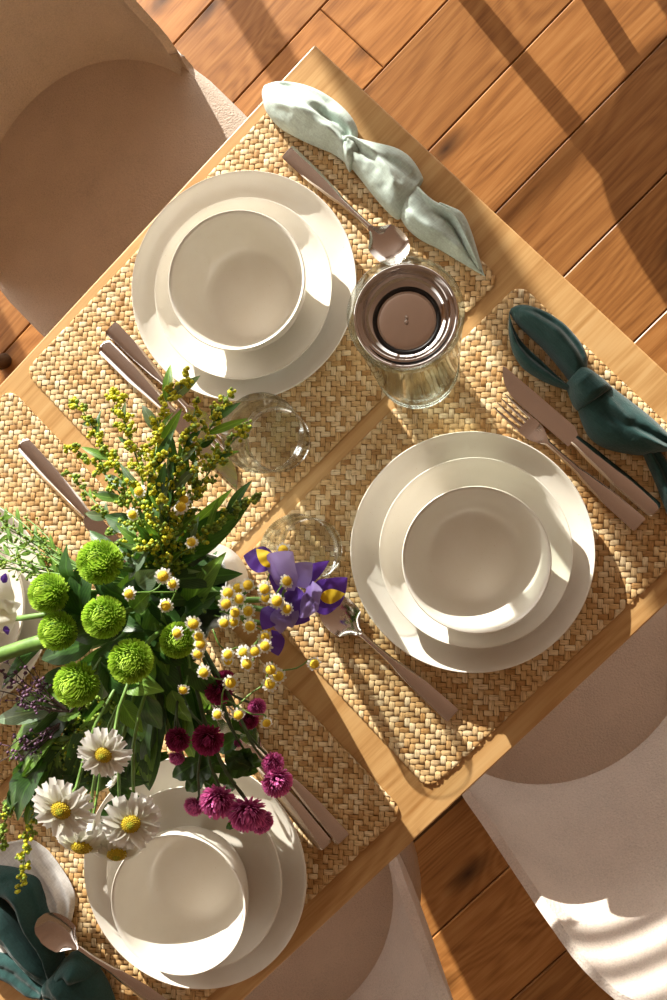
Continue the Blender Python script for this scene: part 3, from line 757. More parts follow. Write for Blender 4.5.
# ------------------------------------------------------------------ flower building
def frame_to(P, N, spin=0, s=1):
    return Matrix.Translation(P) @ Vector((0,0,1)).rotation_difference(Vector(N).normalized()).to_matrix().to_4x4() @ Matrix.Rotation(spin, 4, 'Z') @ Matrix.Diagonal((s,s,s,1))
def petal(mb, base, d, nrm, L, W, curl=.3, cup=.15, tipw=.55, rows=5, cols=3, mi=0, notch=0):
    d = Vector(d).normalized(); nrm = (Vector(nrm) - d*Vector(nrm).dot(d)).normalized(); sd = d.cross(nrm); R = []
    for i in range(rows):
        t = i/(rows-1)
        w = W*(math.sin(PI*(.12+.88*t)**.9)**.7*.9+.1 if i < rows-1 else tipw*.5)
        ang = curl*t
        c = Vector(base) + d*(L*t*math.cos(ang*.6)) + nrm*(L*t*math.sin(ang*.6))
        row = []
        for k in range(cols):
            s = k/(cols-1)*2-1
            row.append(c + sd*(w*.5*s) + nrm*(cup*w*s*s) - d*(notch*L*(1-abs(s)) if i == rows-1 else 0))
        R.append(row)
    b = len(mb.f); mb.grid(R, uv=True)
    for q in range(b, len(mb.f)): mb.m[q] = mi
def mum_mb(R, n, seed, core=.5, tmax=2.2, wid=.16, curl=.5, flat=1.0):
    r = random.Random(seed); mb = MB()
    mb.ball((0,0,0), R*core*.95, 16, 10)
    for k in range(len(mb.uv)): mb.uv[k] = [(.02,.5)]*len(mb.uv[k])
    ct = math.cos(tmax)
    for i in range(n):
        z = 1-(1-ct)*(i+.5)/n; th = math.acos(z); ph = i*2.399963+r.uniform(-.12,.12)
        d = Vector((math.sin(th)*math.cos(ph), math.sin(th)*math.sin(ph), math.cos(th)*flat))
        e = Vector((-math.cos(th)*math.cos(ph), -math.cos(th)*math.sin(ph), math.sin(th)))     # towards the pole
        q = min(1, th/1.0)
        rr_ = R*r.uniform(.93, 1.05)
        L = rr_*(1-core*.85); 
        d2 = (d - e*.25*q + Vector((r.uniform(-.1,.1), r.uniform(-.1,.1), r.uniform(-.1,.1)))).normalized()
        petal(mb, d*R*core*.85, d2, e, L*(.72+.28*q), R*wid*(.6+.5*q), curl*1.2, .28, .75, 4, 3)
    return mb
ME_POM = [mum_mb(.0215, 720, s, .78, 2.3, .085, .9).mesh('flower_head', M_POM) for s in (1, 2)]
ME_MUM = [mum_mb(.0175, 260, s, .42, 2.0, .17, .75, .85).mesh('flower_head', M_MUM) for s in (3, 4)]
ME_MUMD = mum_mb(.0175, 260, 5, .42, 2.0, .17, .75, .85).mesh('flower_head', M_MUMD)
def daisy_mb(R, n, seed, droop=.0):
    n -= 1
    r = random.Random(seed); mb = MB()
    for lay_, (m, l0, up) in enumerate(((n, 1.0, -.02), (n-4, .90, .14))):
        for i in range(m):
            a = 2*PI*(i+.5*lay_)/m + r.uniform(-.07,.07)
            d = Vector((math.cos(a), math.sin(a), up+r.uniform(-.06,.08)-droop))
            petal(mb, (math.cos(a)*R*.16, math.sin(a)*R*.16, lay_*.0007), d, (0,0,1), R*.86*l0*r.uniform(.92,1.05), R*.40*r.uniform(.9,1.1), r.uniform(-.45,-.05)-droop, .14, .95, 7, 5, notch=.04)
    return mb
def disc_mb(R, n=90, dome=.45):
    mb = MB().lathe([(R,-R*.25),(R*.98,0),(R*.8,R*dome*.5),(R*.45,R*dome*.85),(0,R*dome)], 20)
    for i in range(n):
        rr_ = R*math.sqrt((i+.5)/n)*.98; a = i*2.399963
        z = R*dome*(1-(rr_/R)**2)
        mb.ball((rr_*math.cos(a), rr_*math.sin(a), z), R*.085, 5, 3, 1.4)
    mb.uv = [[(.5,.5)]*len(u) for u in mb.uv]
    return mb
ME_DAISY = [daisy_mb(.029, 19, s, dr).mesh('ray_petals', M_DAISY) for s, dr in ((1,0),(2,.05),(3,.25))]
ME_DISC = disc_mb(.0096).mesh('flower_disc', M_DISC)
ME_EYE = disc_mb(.0046, 40).mesh('disc_eye', M_DISCG)
def cham_mb(seed, R=.0063):
    r = random.Random(seed); mb = MB(); n = 13
    for i in range(n):
        a = 2*PI*i/n+r.uniform(-.1,.1)
        petal(mb, (math.cos(a)*R*.35, math.sin(a)*R*.35, .0), (math.cos(a), math.sin(a), r.uniform(-.25,.15)), (0,0,1), R*.80*r.uniform(.8,1.1), R*.48, -.45, .1, .8, 4, 3)
    mb.m = [0]*len(mb.f)
    d = disc_mb(R*.68, 44, .68); d.xf(Matrix.Translation((0,0,R*.1)))
    return mb.join(d, None, 1)
ME_CH = [cham_mb(s).mesh('flower_head', [M_DAISY, M_CHAM]) for s in (1,2,3)]
def stem_path(P, N, r0=.018, jit=.5, seed=0, n=12, rise=.05):
    r = random.Random(seed*7+3)
    P = Vector(P); N = Vector(N).normalized()
    d = Vector((P.x-MOUTH.x, P.y-MOUTH.y, 0)); dl = d.length; dn = d.normalized() if dl > 1e-4 else Vector((1,0,0))
    b = VB + Vector((-dn.x*.014+r.uniform(-.012,.012), -dn.y*.014+r.uniform(-.012,.012), 0))
    m = MOUTH + dn*min(.034, dl*.5) + Vector((r.uniform(-.006,.006), r.uniform(-.006,.006), 0))
    q = P - N*.03*min(1, dl/.06)
    k = m.lerp(q, .5) + Vector((0,0,rise*min(1, dl/.15)))
    return catmull([b, m, k, q, P], n)
def leaf_mb(A, B, w, sag=.1, twist=0, nrm=None, fold=.18, n=9, wave=.0, m=4):
    A, B = Vector(A), Vector(B); d = B-A; L = d.length; dn = d.normalized()
    up = Vector((0,0,1)) if nrm is None else Vector(nrm)
    sd = dn.cross(up)
    if sd.length < .1: sd = dn.cross(Vector((1,0,0)))
    sd.normalize(); up = sd.cross(dn)
    sd = (Quaternion(dn, twist) @ sd); up = Quaternion(dn, twist) @ up
    mb = MB(); R = []
    for i in range(n):
        t = i/(n-1); W = w*.5*max(.03, math.sin(PI*(t**.75))**.85 if 0 < t < 1 else 0)
        c = A + d*t + up*(sag*L*math.sin(PI*t)) - Vector((0,0,sag*L*.6*t*t))
        row = []
        for k in range(m+1):
            s = k/m*2-1
            row.append(c + sd*(W*s) + up*(fold*W*abs(s)) + up*(wave*W*math.sin(t*14+s*2)))
        R.append(row)
    return mb.grid(R, uv=True)
BG = 'cut flowers in the bouquet'
def flower_root(name, label, cat, group=None):
    return thing(name, label, cat, tuple(VB), 0, group, world=True)
def put(name, me, root, P, N, spin=0, s=1, label=None):
    o = link(name, me, root)
    o.matrix_local = frame_to(Vector(P)-VB, N, spin, s)
    if label: o['label'] = label
    return o
def outward(P, up=1.0, k=1.0):
    P = Vector(P); d = P - MOUTH; d.z = 0
    return (d*k/.12*.55 + Vector((0,0,up))).normalized()
def stem_leaves(root, path, k, seed, L=(.035,.06), W=.4, mats=None, t0=.45, t1=.92):
    r = random.Random(seed)
    for i in range(k):
        t = t0+(t1-t0)*(i+r.random()*.6)/k; x = t*(len(path)-1); a = int(x); p = path[a].lerp(path[min(a+1, len(path)-1)], x-a)
        ang = r.uniform(0, 2*PI); l = r.uniform(*L)
        q = p + Vector((math.cos(ang)*l, math.sin(ang)*l, r.uniform(-.01, .022)))
        obj('leaf', leaf_mb(p, q, l*W*r.uniform(.8,1.2), r.uniform(.05,.2), r.uniform(-.5,.5), wave=.12), (mats or [M_LEAF])[i % len(mats or [1])], root)

# green pompon chrysanthemums
poms = [((0.5343, 0.3214, 1.0050), .0212, 'green pompon flower at the top of the green cluster, nearest the long knife'),
        ((0.5960, 0.3030, 0.9900), .0196, 'green pompon flower at the far left of the green cluster'),
        ((0.6142, 0.3343, 0.9900), .0188, 'green pompon flower above the thick green stem at left'),
        ((0.5622, 0.3615, 1.0150), .0198, 'green pompon flower in the middle of the green cluster'),
        ((0.5725, 0.4060, 1.0120), .0206, 'large green pompon flower nearest the yellow chamomile'),
        ((0.6375, 0.3811, 0.9850), .0218, 'green pompon flower lowest in the cluster, above the white daisies'),
        ((0.5415, 0.4179, 0.9750), .0175, 'looser green pompon flower with a chamomile bloom over it')]
for i, (P, r, lab) in enumerate(poms):
    rt = flower_root('pompon_chrysanthemum', lab, 'flower', 'green pompon flowers')
    N = outward(P); pa = stem_path(P, N, seed=i)
    put('flower_head', ME_POM[i % 2], rt, P, N, i*1.3, r/.0215)
    obj('stem', MB().tube(pa, .0026, 8), M_STEM, rt)
    stem_leaves(rt, pa, 5, 40+i, (.045,.075), .42, [M_LEAF, M_LEAF, M_LEAFL])

# white daisies
dais = [((0.6417, 0.4486, 1.0250), .0215, 0, (.25,.35), 'white daisy nearest the green pompons'),
        ((0.7125, 0.4558, 1.0120), .0258, 0, (.1,.3), 'largest white daisy, facing straight up, at lower left of the bouquet'),
        ((0.6999, 0.5078, 0.9650), .0250, 1, (.75,.15), 'white daisy with green yellow centre leaning over the bowl rim'),
        ((0.7585, 0.4905, 0.9550), .0272, 2, (.35,1.0), 'white daisy with brownish centre seen half side on, below the largest daisy'),
        ((0.7457, 0.5191, 0.9400), .0262, 2, (.7,.9), 'white daisy with drooping petals hanging lowest over the plate edge')]
for i, (P, r, k, tl, lab) in enumerate(dais):
    rt = flower_root('daisy', lab, 'flower', 'white daisies')
    # tl: how far the head leans, along two horizontal directions
    N = Vector((0,0,1)) + Vector((-.70,.70,0))*tl[0]*.4 + Vector((.705,.709,0))*tl[1]*.9
    N.normalize(); pa = stem_path(P, N, seed=20+i)
    s = r*1.15/.029
    h = put('ray_petals', ME_DAISY[k], rt, P, N, i*.7, s)
    d = link('flower_disc', ME_DISC, h); d.location = (0, 0, .0012); d['label'] = 'yellow domed centre'
    if i != 3:
        e = link('disc_eye', ME_EYE, h); e.location = (0, 0, .0042)
    pa[-1] = Vector(P) - N*.001
    obj('stem', MB().tube(pa, .0017, 8), M_STEM, rt)
    stem_leaves(rt, pa, 4, 60+i, (.025,.045), .5, [M_LEAF, M_LEAFL], .3, .62)
P = (0.7284, 0.4812, 0.9650)
rt = flower_root('daisy_bud', 'pale half open daisy bud between two white daisies', 'flower bud')
N = Vector((.2,.5,.8)).normalized()
bd = MB()
for i in range(14):
    a = 2*PI*i/14; petal(bd, (math.cos(a)*.003, math.sin(a)*.003, 0), (math.cos(a)*.35, math.sin(a)*.35, 1), (-math.cos(a), -math.sin(a), .2), .012, .005, .5, .2, .7, 5, 3)
put('bud', bd.mesh('bud', M_DAISY), rt, P, N); pa = stem_path(P, N, seed=30); obj('stem', MB().tube(pa, .0014, 6), M_STEM, rt)
P = (0.7381, 0.4637, 0.8650)
rt = flower_root('daisy_bud', 'small pale yellow daisy back, just under the uppermost daisy', 'flower bud')
put('bud', ME_DAISY[2], rt, P, Vector((-.2,.8,-.3)).normalized(), 0, .42); pa = stem_path(P, Vector((0,.4,.6)), seed=31); obj('stem', MB().tube(pa, .0014, 6), M_STEM, rt)

# magenta chrysanthemum sprays
def mum_spray(label, heads, seed, leaves):
    rt = flower_root('magenta_chrysanthemum', label, 'flower', 'magenta and wine chrysanthemums')
    c = Vector((0,0,0))
    for h in heads: c += Vector(h[0])
    c /= len(heads)
    fork = c.lerp(MOUTH, .38) + Vector((0,0,.01))
    d = (fork-MOUTH).normalized()
    pa = catmull([VB + Vector((-d.x*.012, -d.y*.012, 0)), MOUTH + Vector((d.x*.025, d.y*.025, 0)), fork], 10)
    obj('stem', MB().tube(pa, .0022, 8), M_STEMD, rt)
    for i, (P, r, tilt, dk) in enumerate(heads):
        P = Vector(P); N = (Vector((0,0,1)) + Vector((-.70,.70,0))*tilt[0] + Vector((.705,.709,0))*tilt[1]).normalized()
        put('flower_head', ME_MUMD if dk else ME_MUM[i % 2], rt, P, N, i, r/.0175)
        q = P - N*r*.8
        obj('branch', MB().tube(catmull([fork, fork.lerp(q, .55)+Vector((0,0,.012)), q, P], 9), .0013, 6), M_STEMD, rt)
    for A, B, w in leaves:
        obj('leaf', leaf_mb(A, B, w, .08, .1, wave=.25), M_LEAF, rt)
mum_spray('pair of wine red pompon flowers with small bud above the lower plate stack', [((0.6239, 0.4816, 0.9350), .0130, (0,.3), 1), ((0.5952, 0.5022, 0.9500), .0160, (.1,.3), 1), ((0.6464, 0.4930, 0.9150), .0085, (0,.8), 0)], 1,
          [((0.6331, 0.5113, 0.9100), (0.6725, 0.5044, 0.9000), .022), ((0.6230, 0.5231, 0.9100), (0.6617, 0.5159, 0.8900), .024), ((0.6125, 0.5232, 0.9000), (0.6046, 0.5521, 0.9000), .022), ((0.6322, 0.4998, 0.9000), (0.6288, 0.5401, 0.8900), .026)])
mum_spray('cluster of four bright magenta flowers hanging over the rim of the lower bowl', [((0.6309, 0.5501, 0.9450), .0180, (.1,.5), 0), ((0.6612, 0.5392, 0.9250), .0112, (-.3,.8), 0), ((0.6176, 0.5772, 0.9450), .0190, (.3,.6), 0), ((0.6223, 0.5946, 0.9250), .0125, (.9,.6), 0)], 2,
          [((0.6409, 0.5220, 0.9000), (0.6764, 0.5247, 0.8900), .020), ((0.6231, 0.5354, 0.9000), (0.6445, 0.5580, 0.8800), .018), ((0.6638, 0.5822, 0.8800), (0.6761, 0.5809, 0.8800), .008), ((0.6390, 0.5308, 0.8900), (0.6622, 0.5394, 0.8800), .02), ((0.6174, 0.5296, 0.9000), (0.6054, 0.5612, 0.8900), .024)])
mum_spray('pair of magenta flowers beside the fork handle, furthest right of the magenta ones', [((0.5701, 0.5619, 0.9350), .0112, (.4,.1), 0), ((0.5773, 0.5763, 0.9400), .0155, (.5,.5), 0)], 3,
          [((0.6031, 0.5359, 0.9000), (0.5973, 0.5589, 0.8900), .020), ((0.5905, 0.5378, 0.9000), (0.6258, 0.5513, 0.8800), .022)])
mum_spray('dark wine flower partly behind the chamomile stems', [((0.5638, 0.4754, 0.9250), .0145, (.2,.1), 1), ((0.5543, 0.4724, 0.9200), .0105, (.3,-.1), 1)], 4,
          [((0.5724, 0.4720, 0.9100), (0.5715, 0.4965, 0.9000), .018)])
mum_spray('small wine flower pair just below two chamomile blooms', [((0.5509, 0.5133, 0.9150), .0095, (.4,.1), 0), ((0.5671, 0.5163, 0.9100), .0105, (.2,.3), 1), ((0.6001, 0.5261, 0.8900), .0045, (.2,.3), 0), ((0.6032, 0.5426, 0.8900), .0045, (.2,.3), 0)], 5,
          [((0.5765, 0.5015, 0.9000), (0.5836, 0.5302, 0.8900), .02), ((0.5929, 0.5217, 0.8900), (0.6289, 0.5164, 0.8800), .02)])

# chamomile sprays
def cham_spray(label, base, heads, seed, h0=.15):
    rt = flower_root('chamomile_spray', label, 'flower', 'chamomile sprays')
    r = random.Random(seed); B = Vector(base)
    d = B-MOUTH; d.z = 0; d.normalize()
    obj('stem', MB().tube(catmull([VB - d*.012, MOUTH + d*.024, B], 10), .0014, 6), M_STEM, rt)
    done = [B]
    hs = sorted((Vector(h) for h in heads), key=lambda p: (p-B).length)
    for i, P in enumerate(hs):
        N = (outward(P)*.6 + Vector((r.uniform(-.35,.35), r.uniform(-.35,.35), .6))).normalized()
        put('flower_head', ME_CH[i % 3], rt, P, N, r.uniform(0,6), r.uniform(.9, 1.15))
        # twig from the nearest point already grown
        tgt = B.lerp(P, .35) if i < 3 else min(done, key=lambda q: (q-P).length + (0 if (q-B).length < (P-B).length else 9))
        if (tgt-P).length > .05: tgt = B
        q = P - N*.012 - Vector((0,0,.004))
        tw = catmull([tgt, tgt.lerp(q, .55)+Vector((r.uniform(-.004,.004), r.uniform(-.004,.004), .002)), q, P-N*.001], 9)
        obj('twig', MB().tube(tw, .0008, 5), M_STEM, rt)
        done.append(tw[4])
    return rt
cham_spray('chamomile spray with the densest group of small yellow centred blooms next to the purple iris', (0.5125, 0.4142, 0.9500),
  [(0.4640, 0.4245, 0.9850), (0.4541, 0.4296, 0.9900), (0.4697, 0.4231, 1.0000), (0.4676, 0.4333, 0.9950), (0.4750, 0.4299, 1.0100), (0.4802, 0.4389, 0.9900), (0.4746, 0.4448, 0.9750), (0.4885, 0.4435, 0.9850), (0.4910, 0.4395, 1.0000), (0.4814, 0.4562, 0.9800), (0.4434, 0.4436, 1.0000), (0.4514, 0.4486, 0.9850), (0.4427, 0.4588, 1.0000), (0.4423, 0.4698, 0.9950), (0.4208, 0.4538, 1.0150), (0.4092, 0.4297, 0.9900), (0.4797, 0.4727, 0.9750), (0.4826, 0.4789, 0.9850), (0.4930, 0.4759, 0.9850), (0.5059, 0.4685, 0.9700), (0.5061, 0.4790, 0.9850), (0.5130, 0.4607, 0.9850), (0.5221, 0.4641, 0.9700)], 1)
cham_spray('chamomile spray with long bare twigs reaching over the bare table strip and lower mat', (0.5608, 0.4420, 0.9500),
  [(0.5343, 0.4801, 0.9700), (0.4952, 0.4975, 0.9800), (0.4970, 0.5064, 0.9700), (0.5109, 0.5060, 0.9600), (0.4636, 0.5214, 0.9750), (0.5497, 0.5062, 0.9700), (0.5372, 0.5295, 0.9650), (0.5603, 0.4925, 0.9800), (0.5410, 0.4568, 0.9850), (0.5664, 0.4548, 0.9850)], 2)
cham_spray('chamomile spray scattered in the middle of the bouquet over the loose green pompon', (0.5536, 0.3922, 0.9500),
  [(0.4991, 0.3726, 1.0100), (0.5009, 0.3817, 1.0000), (0.5290, 0.3639, 1.0200), (0.5227, 0.3896, 0.9900), (0.5233, 0.4179, 1.0150), (0.5102, 0.4212, 1.0050), (0.5163, 0.4320, 1.0000), (0.5197, 0.4379, 1.0000), (0.5331, 0.4412, 0.9850)], 3)
cham_spray('chamomile spray with four blooms among the goldenrod', (0.5213, 0.3566, 0.9500),
  [(0.4870, 0.3083, 0.9900), (0.4493, 0.3359, 0.9900), (0.4440, 0.3321, 0.9850), (0.4646, 0.3654, 0.9900), (0.4687, 0.2959, 0.9850)], 4)

# goldenrod
def goldenrod(label, pts, nb, seed, yellow=.6, spread=.017, leaves=9, dens=1.0, bare=.35, br=.0022, group='goldenrod sprays'):
    rt = flower_root('goldenrod_spray', label, 'flower', group); nb = int(nb*2.1); spread *= 1.12; bare *= .6
    r = random.Random(seed); pts = [Vector(p) for p in pts]
    d = pts[0]-MOUTH; d.z = 0; d.normalize()
    pa = catmull([VB - d*.012, MOUTH + d*.022] + pts, 26)
    obj('stem', MB().tube(pa, [.0019-.0012*i/25 for i in range(26)], 6), M_STEM, rt)
    by, bg, tw = MB(), MB(), MB()
    i0 = 8+int(18*bare)
    for k in range(nb):
        t = k/(nb-1); x = i0+(25-i0)*t; a = min(24, int(x)); p = pa[a].lerp(pa[a+1], x-a); ax = (pa[a+1]-pa[a]).normalized()
        ang = k*2.4+r.random()*.5
        sd = ax.cross(Vector((0,0,1))).normalized(); up = sd.cross(ax)
        L = spread*(1.15-.75*t)*r.uniform(.7,1.2)
        dr = (ax*.9 + sd*math.cos(ang) + up*(math.sin(ang)*.7+.2)).normalized()
        e = p+dr*L
        tw.tube([p, p.lerp(e,.5)+ax*.001, e], .0005, 4)
        for q in range(int(r.randint(9,14)*dens)):
            f = r.uniform(.25,1.06); c = p.lerp(e, f)+Vector((r.uniform(-1,1), r.uniform(-1,1), r.uniform(-.6,1)))*.0034
            tgt = by if r.random() < yellow*(.5+1.1*t) else bg
            tgt.ball(c, br*r.uniform(.7,1.15), 6, 4, 1.2)
    for m_, nm, mt in ((by, 'yellow_buds', M_BUD), (bg, 'green_buds', M_BUDG)):
        if m_.f:
            m_.uv = [[(r.random(), .5)]*len(u) for u in m_.uv]
            o = obj(nm, m_, mt, rt); o['kind'] = 'stuff'
    obj('twigs', tw, M_STEM, rt)['kind'] = 'stuff'
    for k in range(leaves*2):
        x = r.uniform(9, 24); a = int(x); p = pa[a]; ax = (pa[a+1]-pa[a]).normalized(); sd = ax.cross(Vector((0,0,1))).normalized()
        s = 1 if k % 2 else -1
        q = p + (ax*1.0+sd*s*r.uniform(.3,.9)).normalized()*(r.uniform(.02,.045) if k < leaves else r.uniform(.010,.022))+Vector((0,0,r.uniform(-.008,.008)))
        obj('leaf', leaf_mb(p, q, r.uniform(.006,.011) if k < leaves else r.uniform(.004,.006), .08, r.uniform(-.4,.4)), [M_LEAFL, M_LEAF, M_LEAFG][k % 3], rt)
    return rt
goldenrod('goldenrod spray with yellow buds, tip touching the rim of the upper dinner plate', [(0.4904, 0.3386, 0.9700), (0.4408, 0.2964, 0.9850), (0.4085, 0.2636, 0.9850), (0.3832, 0.2517, 0.9800), (0.3660, 0.2511, 0.9750)], 15, 1, .75, .020)
goldenrod('goldenrod spray leaning towards the upper knife and fork handles', [(0.4946, 0.3345, 0.9700), (0.4569, 0.2796, 0.9750), (0.4352, 0.2264, 0.9650), (0.4271, 0.2050, 0.9600)], 14, 2, .6, .017)
goldenrod('goldenrod spray reaching furthest up and left over the mat', [(0.4974, 0.3318, 0.9700), (0.4768, 0.2657, 0.9650), (0.4668, 0.2055, 0.9500), (0.4645, 0.1760, 0.9450)], 14, 3, .35, .015)
goldenrod('goldenrod spray pointing left across the gap between two mats', [(0.5021, 0.3338, 0.9700), (0.4925, 0.2696, 0.9500), (0.4951, 0.2275, 0.9400), (0.5008, 0.2000, 0.9350)], 11, 4, .3, .014)
goldenrod('sparse goldenrod spray low on the left, lying over the lone knife', [(0.5142, 0.3292, 0.9600), (0.5237, 0.2801, 0.9300), (0.5284, 0.2355, 0.9150), (0.5277, 0.2097, 0.9100)], 9, 5, .15, .015, dens=.8)
goldenrod('goldenrod spray beside the tumbler, its tips in front of the glass', [(0.4848, 0.3441, 0.9700), (0.4227, 0.3140, 0.9750), (0.3800, 0.2964, 0.9650), (0.3511, 0.2851, 0.9550)], 14, 6, .35, .018)
goldenrod('goldenrod spray spreading right towards the tumbler', [(0.4882, 0.3480, 0.9600), (0.4334, 0.3289, 0.9600), (0.3899, 0.3182, 0.9500), (0.3613, 0.3167, 0.9450)], 14, 7, .4, .018)
goldenrod('short goldenrod spray in the middle of the yellow sprays', [(0.4892, 0.3454, 0.9850), (0.4564, 0.3201, 1.0000), (0.4402, 0.2984, 1.0050), (0.4198, 0.2803, 1.0000)], 12, 8, .6, .020)
goldenrod('goldenrod spray upright near the spoon side of the yellow sprays', [(0.4862, 0.3428, 0.9700), (0.4287, 0.3086, 0.9850), (0.3958, 0.2891, 0.9800), (0.3776, 0.2765, 0.9750)], 12, 9, .5, .016)
goldenrod('slim goldenrod spray growing along a broad pointed leaf', [(0.4968, 0.3603, 0.9500), (0.4609, 0.3620, 0.9500), (0.4241, 0.3648, 0.9450), (0.4029, 0.3709, 0.9400)], 11, 10, .15, .010)
goldenrod('drooping goldenrod spray at lower left with yellow green tip over the corner napkin', [(0.6616, 0.3951, 0.8900), (0.7708, 0.4113, 0.8500), (0.8644, 0.4241, 0.8200), (0.9090, 0.4439, 0.8100), (0.9450, 0.4711, 0.8050)], 17, 11, .45, .014, leaves=6, bare=.4)
goldenrod('green goldenrod spray at left edge above the corner napkin', [(0.6612, 0.3884, 0.8900), (0.7640, 0.3876, 0.8500), (0.8389, 0.3885, 0.8300), (0.8913, 0.4002, 0.8200), (0.9242, 0.4182, 0.8100)], 15, 12, .12, .014, leaves=6)
goldenrod('low green goldenrod spray between the left edge and the largest daisy', [(0.6653, 0.3988, 0.8900), (0.7454, 0.4008, 0.8600), (0.8104, 0.3998, 0.8350), (0.8537, 0.4083, 0.8250), (0.8785, 0.3978, 0.8200)], 14, 13, .08, .015, leaves=6)

# wispy green filler at the left
def filler(label, tips, seed, base, mat_s=M_STEM, mat_b=M_BUDG, name='filler_sprig', br=.0014, nb=9, thick=.0011, leaf=0, cat='foliage'):
    rt = flower_root(name, label, cat, 'filler sprigs')
    r = random.Random(seed); B = Vector(base); d = B-MOUTH; d.z = 0; d.normalize()
    obj('stem', MB().tube(catmull([VB-d*.012, MOUTH+d*.023, B], 9), .0015, 6), mat_s, rt)
    bm = MB()
    for P in tips:
        P = Vector(P)
        pa = catmull([B, B.lerp(P,.35)+Vector((0,0,.008)), B.lerp(P,.7)+Vector((r.uniform(-.005,.005), r.uniform(-.005,.005), .006)), P], 16)
        obj('twig', MB().tube(pa, [thick*(1-.5*i/15) for i in range(16)], 5), mat_s, rt)
        for k in range(nb):
            p = pa[r.randint(5,15)]; e = p+Vector((r.uniform(-1,1), r.uniform(-1,1), r.uniform(-.3,1)))*.010
            bm.tube([p, p.lerp(e,.5), e], .0004, 4); bm.ball(e, br*r.uniform(.7,1.3), 5, 4, 1.4)
        for k in range(leaf):
            a = r.randint(3,13); p = pa[a]; ax = (pa[a+1]-pa[a]).normalized(); sd = ax.cross(Vector((0,0,1))).normalized()
            q = p+(ax+sd*r.choice((-1,1))*r.uniform(.5,1.1)).normalized()*r.uniform(.014,.026)
            obj('leaf', leaf_mb(p, q, .005, .05, 0, n=5, m=2), M_LEAFL, rt)
    bm.uv = [[(r.random(), .5)]*len(u) for u in bm.uv]
    obj('small_buds', bm, mat_b, rt)['kind'] = 'stuff'
    return rt
filler('wispy green sprig with thin twigs crossing the left plate', [(0.6027, 0.1733, 0.9300), (0.6143, 0.1820, 0.9300), (0.6229, 0.1908, 0.9300), (0.6246, 0.2031, 0.9350), (0.6215, 0.2229, 0.9400), (0.5878, 0.2111, 0.9300), (0.6130, 0.1732, 0.9250), (0.6064, 0.2125, 0.9350)], 1, (0.5665, 0.3076, 0.9600), leaf=2)
filler('wispy green sprig lying lower across the left plate beside the white flower', [(0.6334, 0.2071, 0.9400), (0.6408, 0.2209, 0.9400), (0.6549, 0.2246, 0.9350), (0.6192, 0.2411, 0.9500), (0.5994, 0.2249, 0.9400), (0.6391, 0.2117, 0.9350), (0.6361, 0.1979, 0.9300)], 2, (0.5714, 0.3130, 0.9650), leaf=2)
filler('dusky purple dried sprig at the left edge below the thick green stem', [(0.7484, 0.2849, 0.8800), (0.7321, 0.2883, 0.8800), (0.7634, 0.3035, 0.8800), (0.7649, 0.3200, 0.8700), (0.7124, 0.2897, 0.8900), (0.7172, 0.3259, 0.8800)], 3, (0.7120, 0.3798, 0.8900), M_STEMW, M_LAV, 'dried_flower_sprig', .0018, 15, cat='flower')
filler('pale purple dried sprig left of the largest daisy', [(0.8228, 0.3521, 0.8500), (0.8130, 0.3730, 0.8500), (0.8419, 0.3544, 0.8500), (0.7966, 0.3699, 0.8500)], 4, (0.7155, 0.3844, 0.8800), M_STEMW, M_LAV, 'dried_flower_sprig', .0018, 11, cat='flower')
filler('fine green sprig under the daisies with many narrow leaflets', [(0.8111, 0.3940, 0.8400), (0.7813, 0.4018, 0.8500), (0.8031, 0.3595, 0.8500), (0.7884, 0.4221, 0.8400), (0.7938, 0.4444, 0.8300), (0.7727, 0.3535, 0.8600)], 5, (0.6771, 0.3982, 0.8800), leaf=7)

# purple irises
def iris(name, label, cx, seed, petals, stem_seed, body=None):
    rt = flower_root(name, label, 'flower')
    for A, B, w, mt, tw, sag, nm in petals:
        pb = leaf_mb(A, B, w, sag, tw, fold=-.12, n=12, wave=.10, m=6)
        obj(nm, pb, mt, rt)
    Cn = Vector(cx); pa = stem_path(Cn, Vector((-.5,-.2,.8)), seed=stem_seed)
    obj('stem', MB().tube(pa, [.0028]*(len(pa)-1)+[.004], 8), M_STEM, rt)
    return rt
iris('iris', 'purple iris with violet and lilac petals and yellow patches, over the lower tumbler', (0.4337, 0.4491, 0.9720), 1, [
    ((0.4222, 0.4327, 0.9950), (0.4392, 0.4079, 0.9900), .024, M_IRIS, .3, .12, 'fall_petal'),
    ((0.4230, 0.4351, 1.0000), (0.4237, 0.4134, 1.0020), .013, M_IRISY, .2, .10, 'yellow_blaze'),
    ((0.4351, 0.4468, 0.9900), (0.3984, 0.4402, 1.0250), .040, M_IRISL, -.2, .10, 'standard_petal'),
    ((0.4286, 0.4505, 0.9900), (0.3943, 0.4580, 1.0150), .030, M_IRISL, .4, .10, 'standard_petal'),
    ((0.4246, 0.4568, 0.9900), (0.3849, 0.4661, 1.0000), .017, M_IRIS, .2, .06, 'fall_petal'),
    ((0.4214, 0.4311, 0.9800), (0.4430, 0.4572, 0.9850), .016, M_IRIS, .1, .05, 'style_arm'),
    ((0.4394, 0.4571, 0.9750), (0.4264, 0.4830, 0.9850), .020, M_IRIS, 0, .06, 'style_arm')], 60)
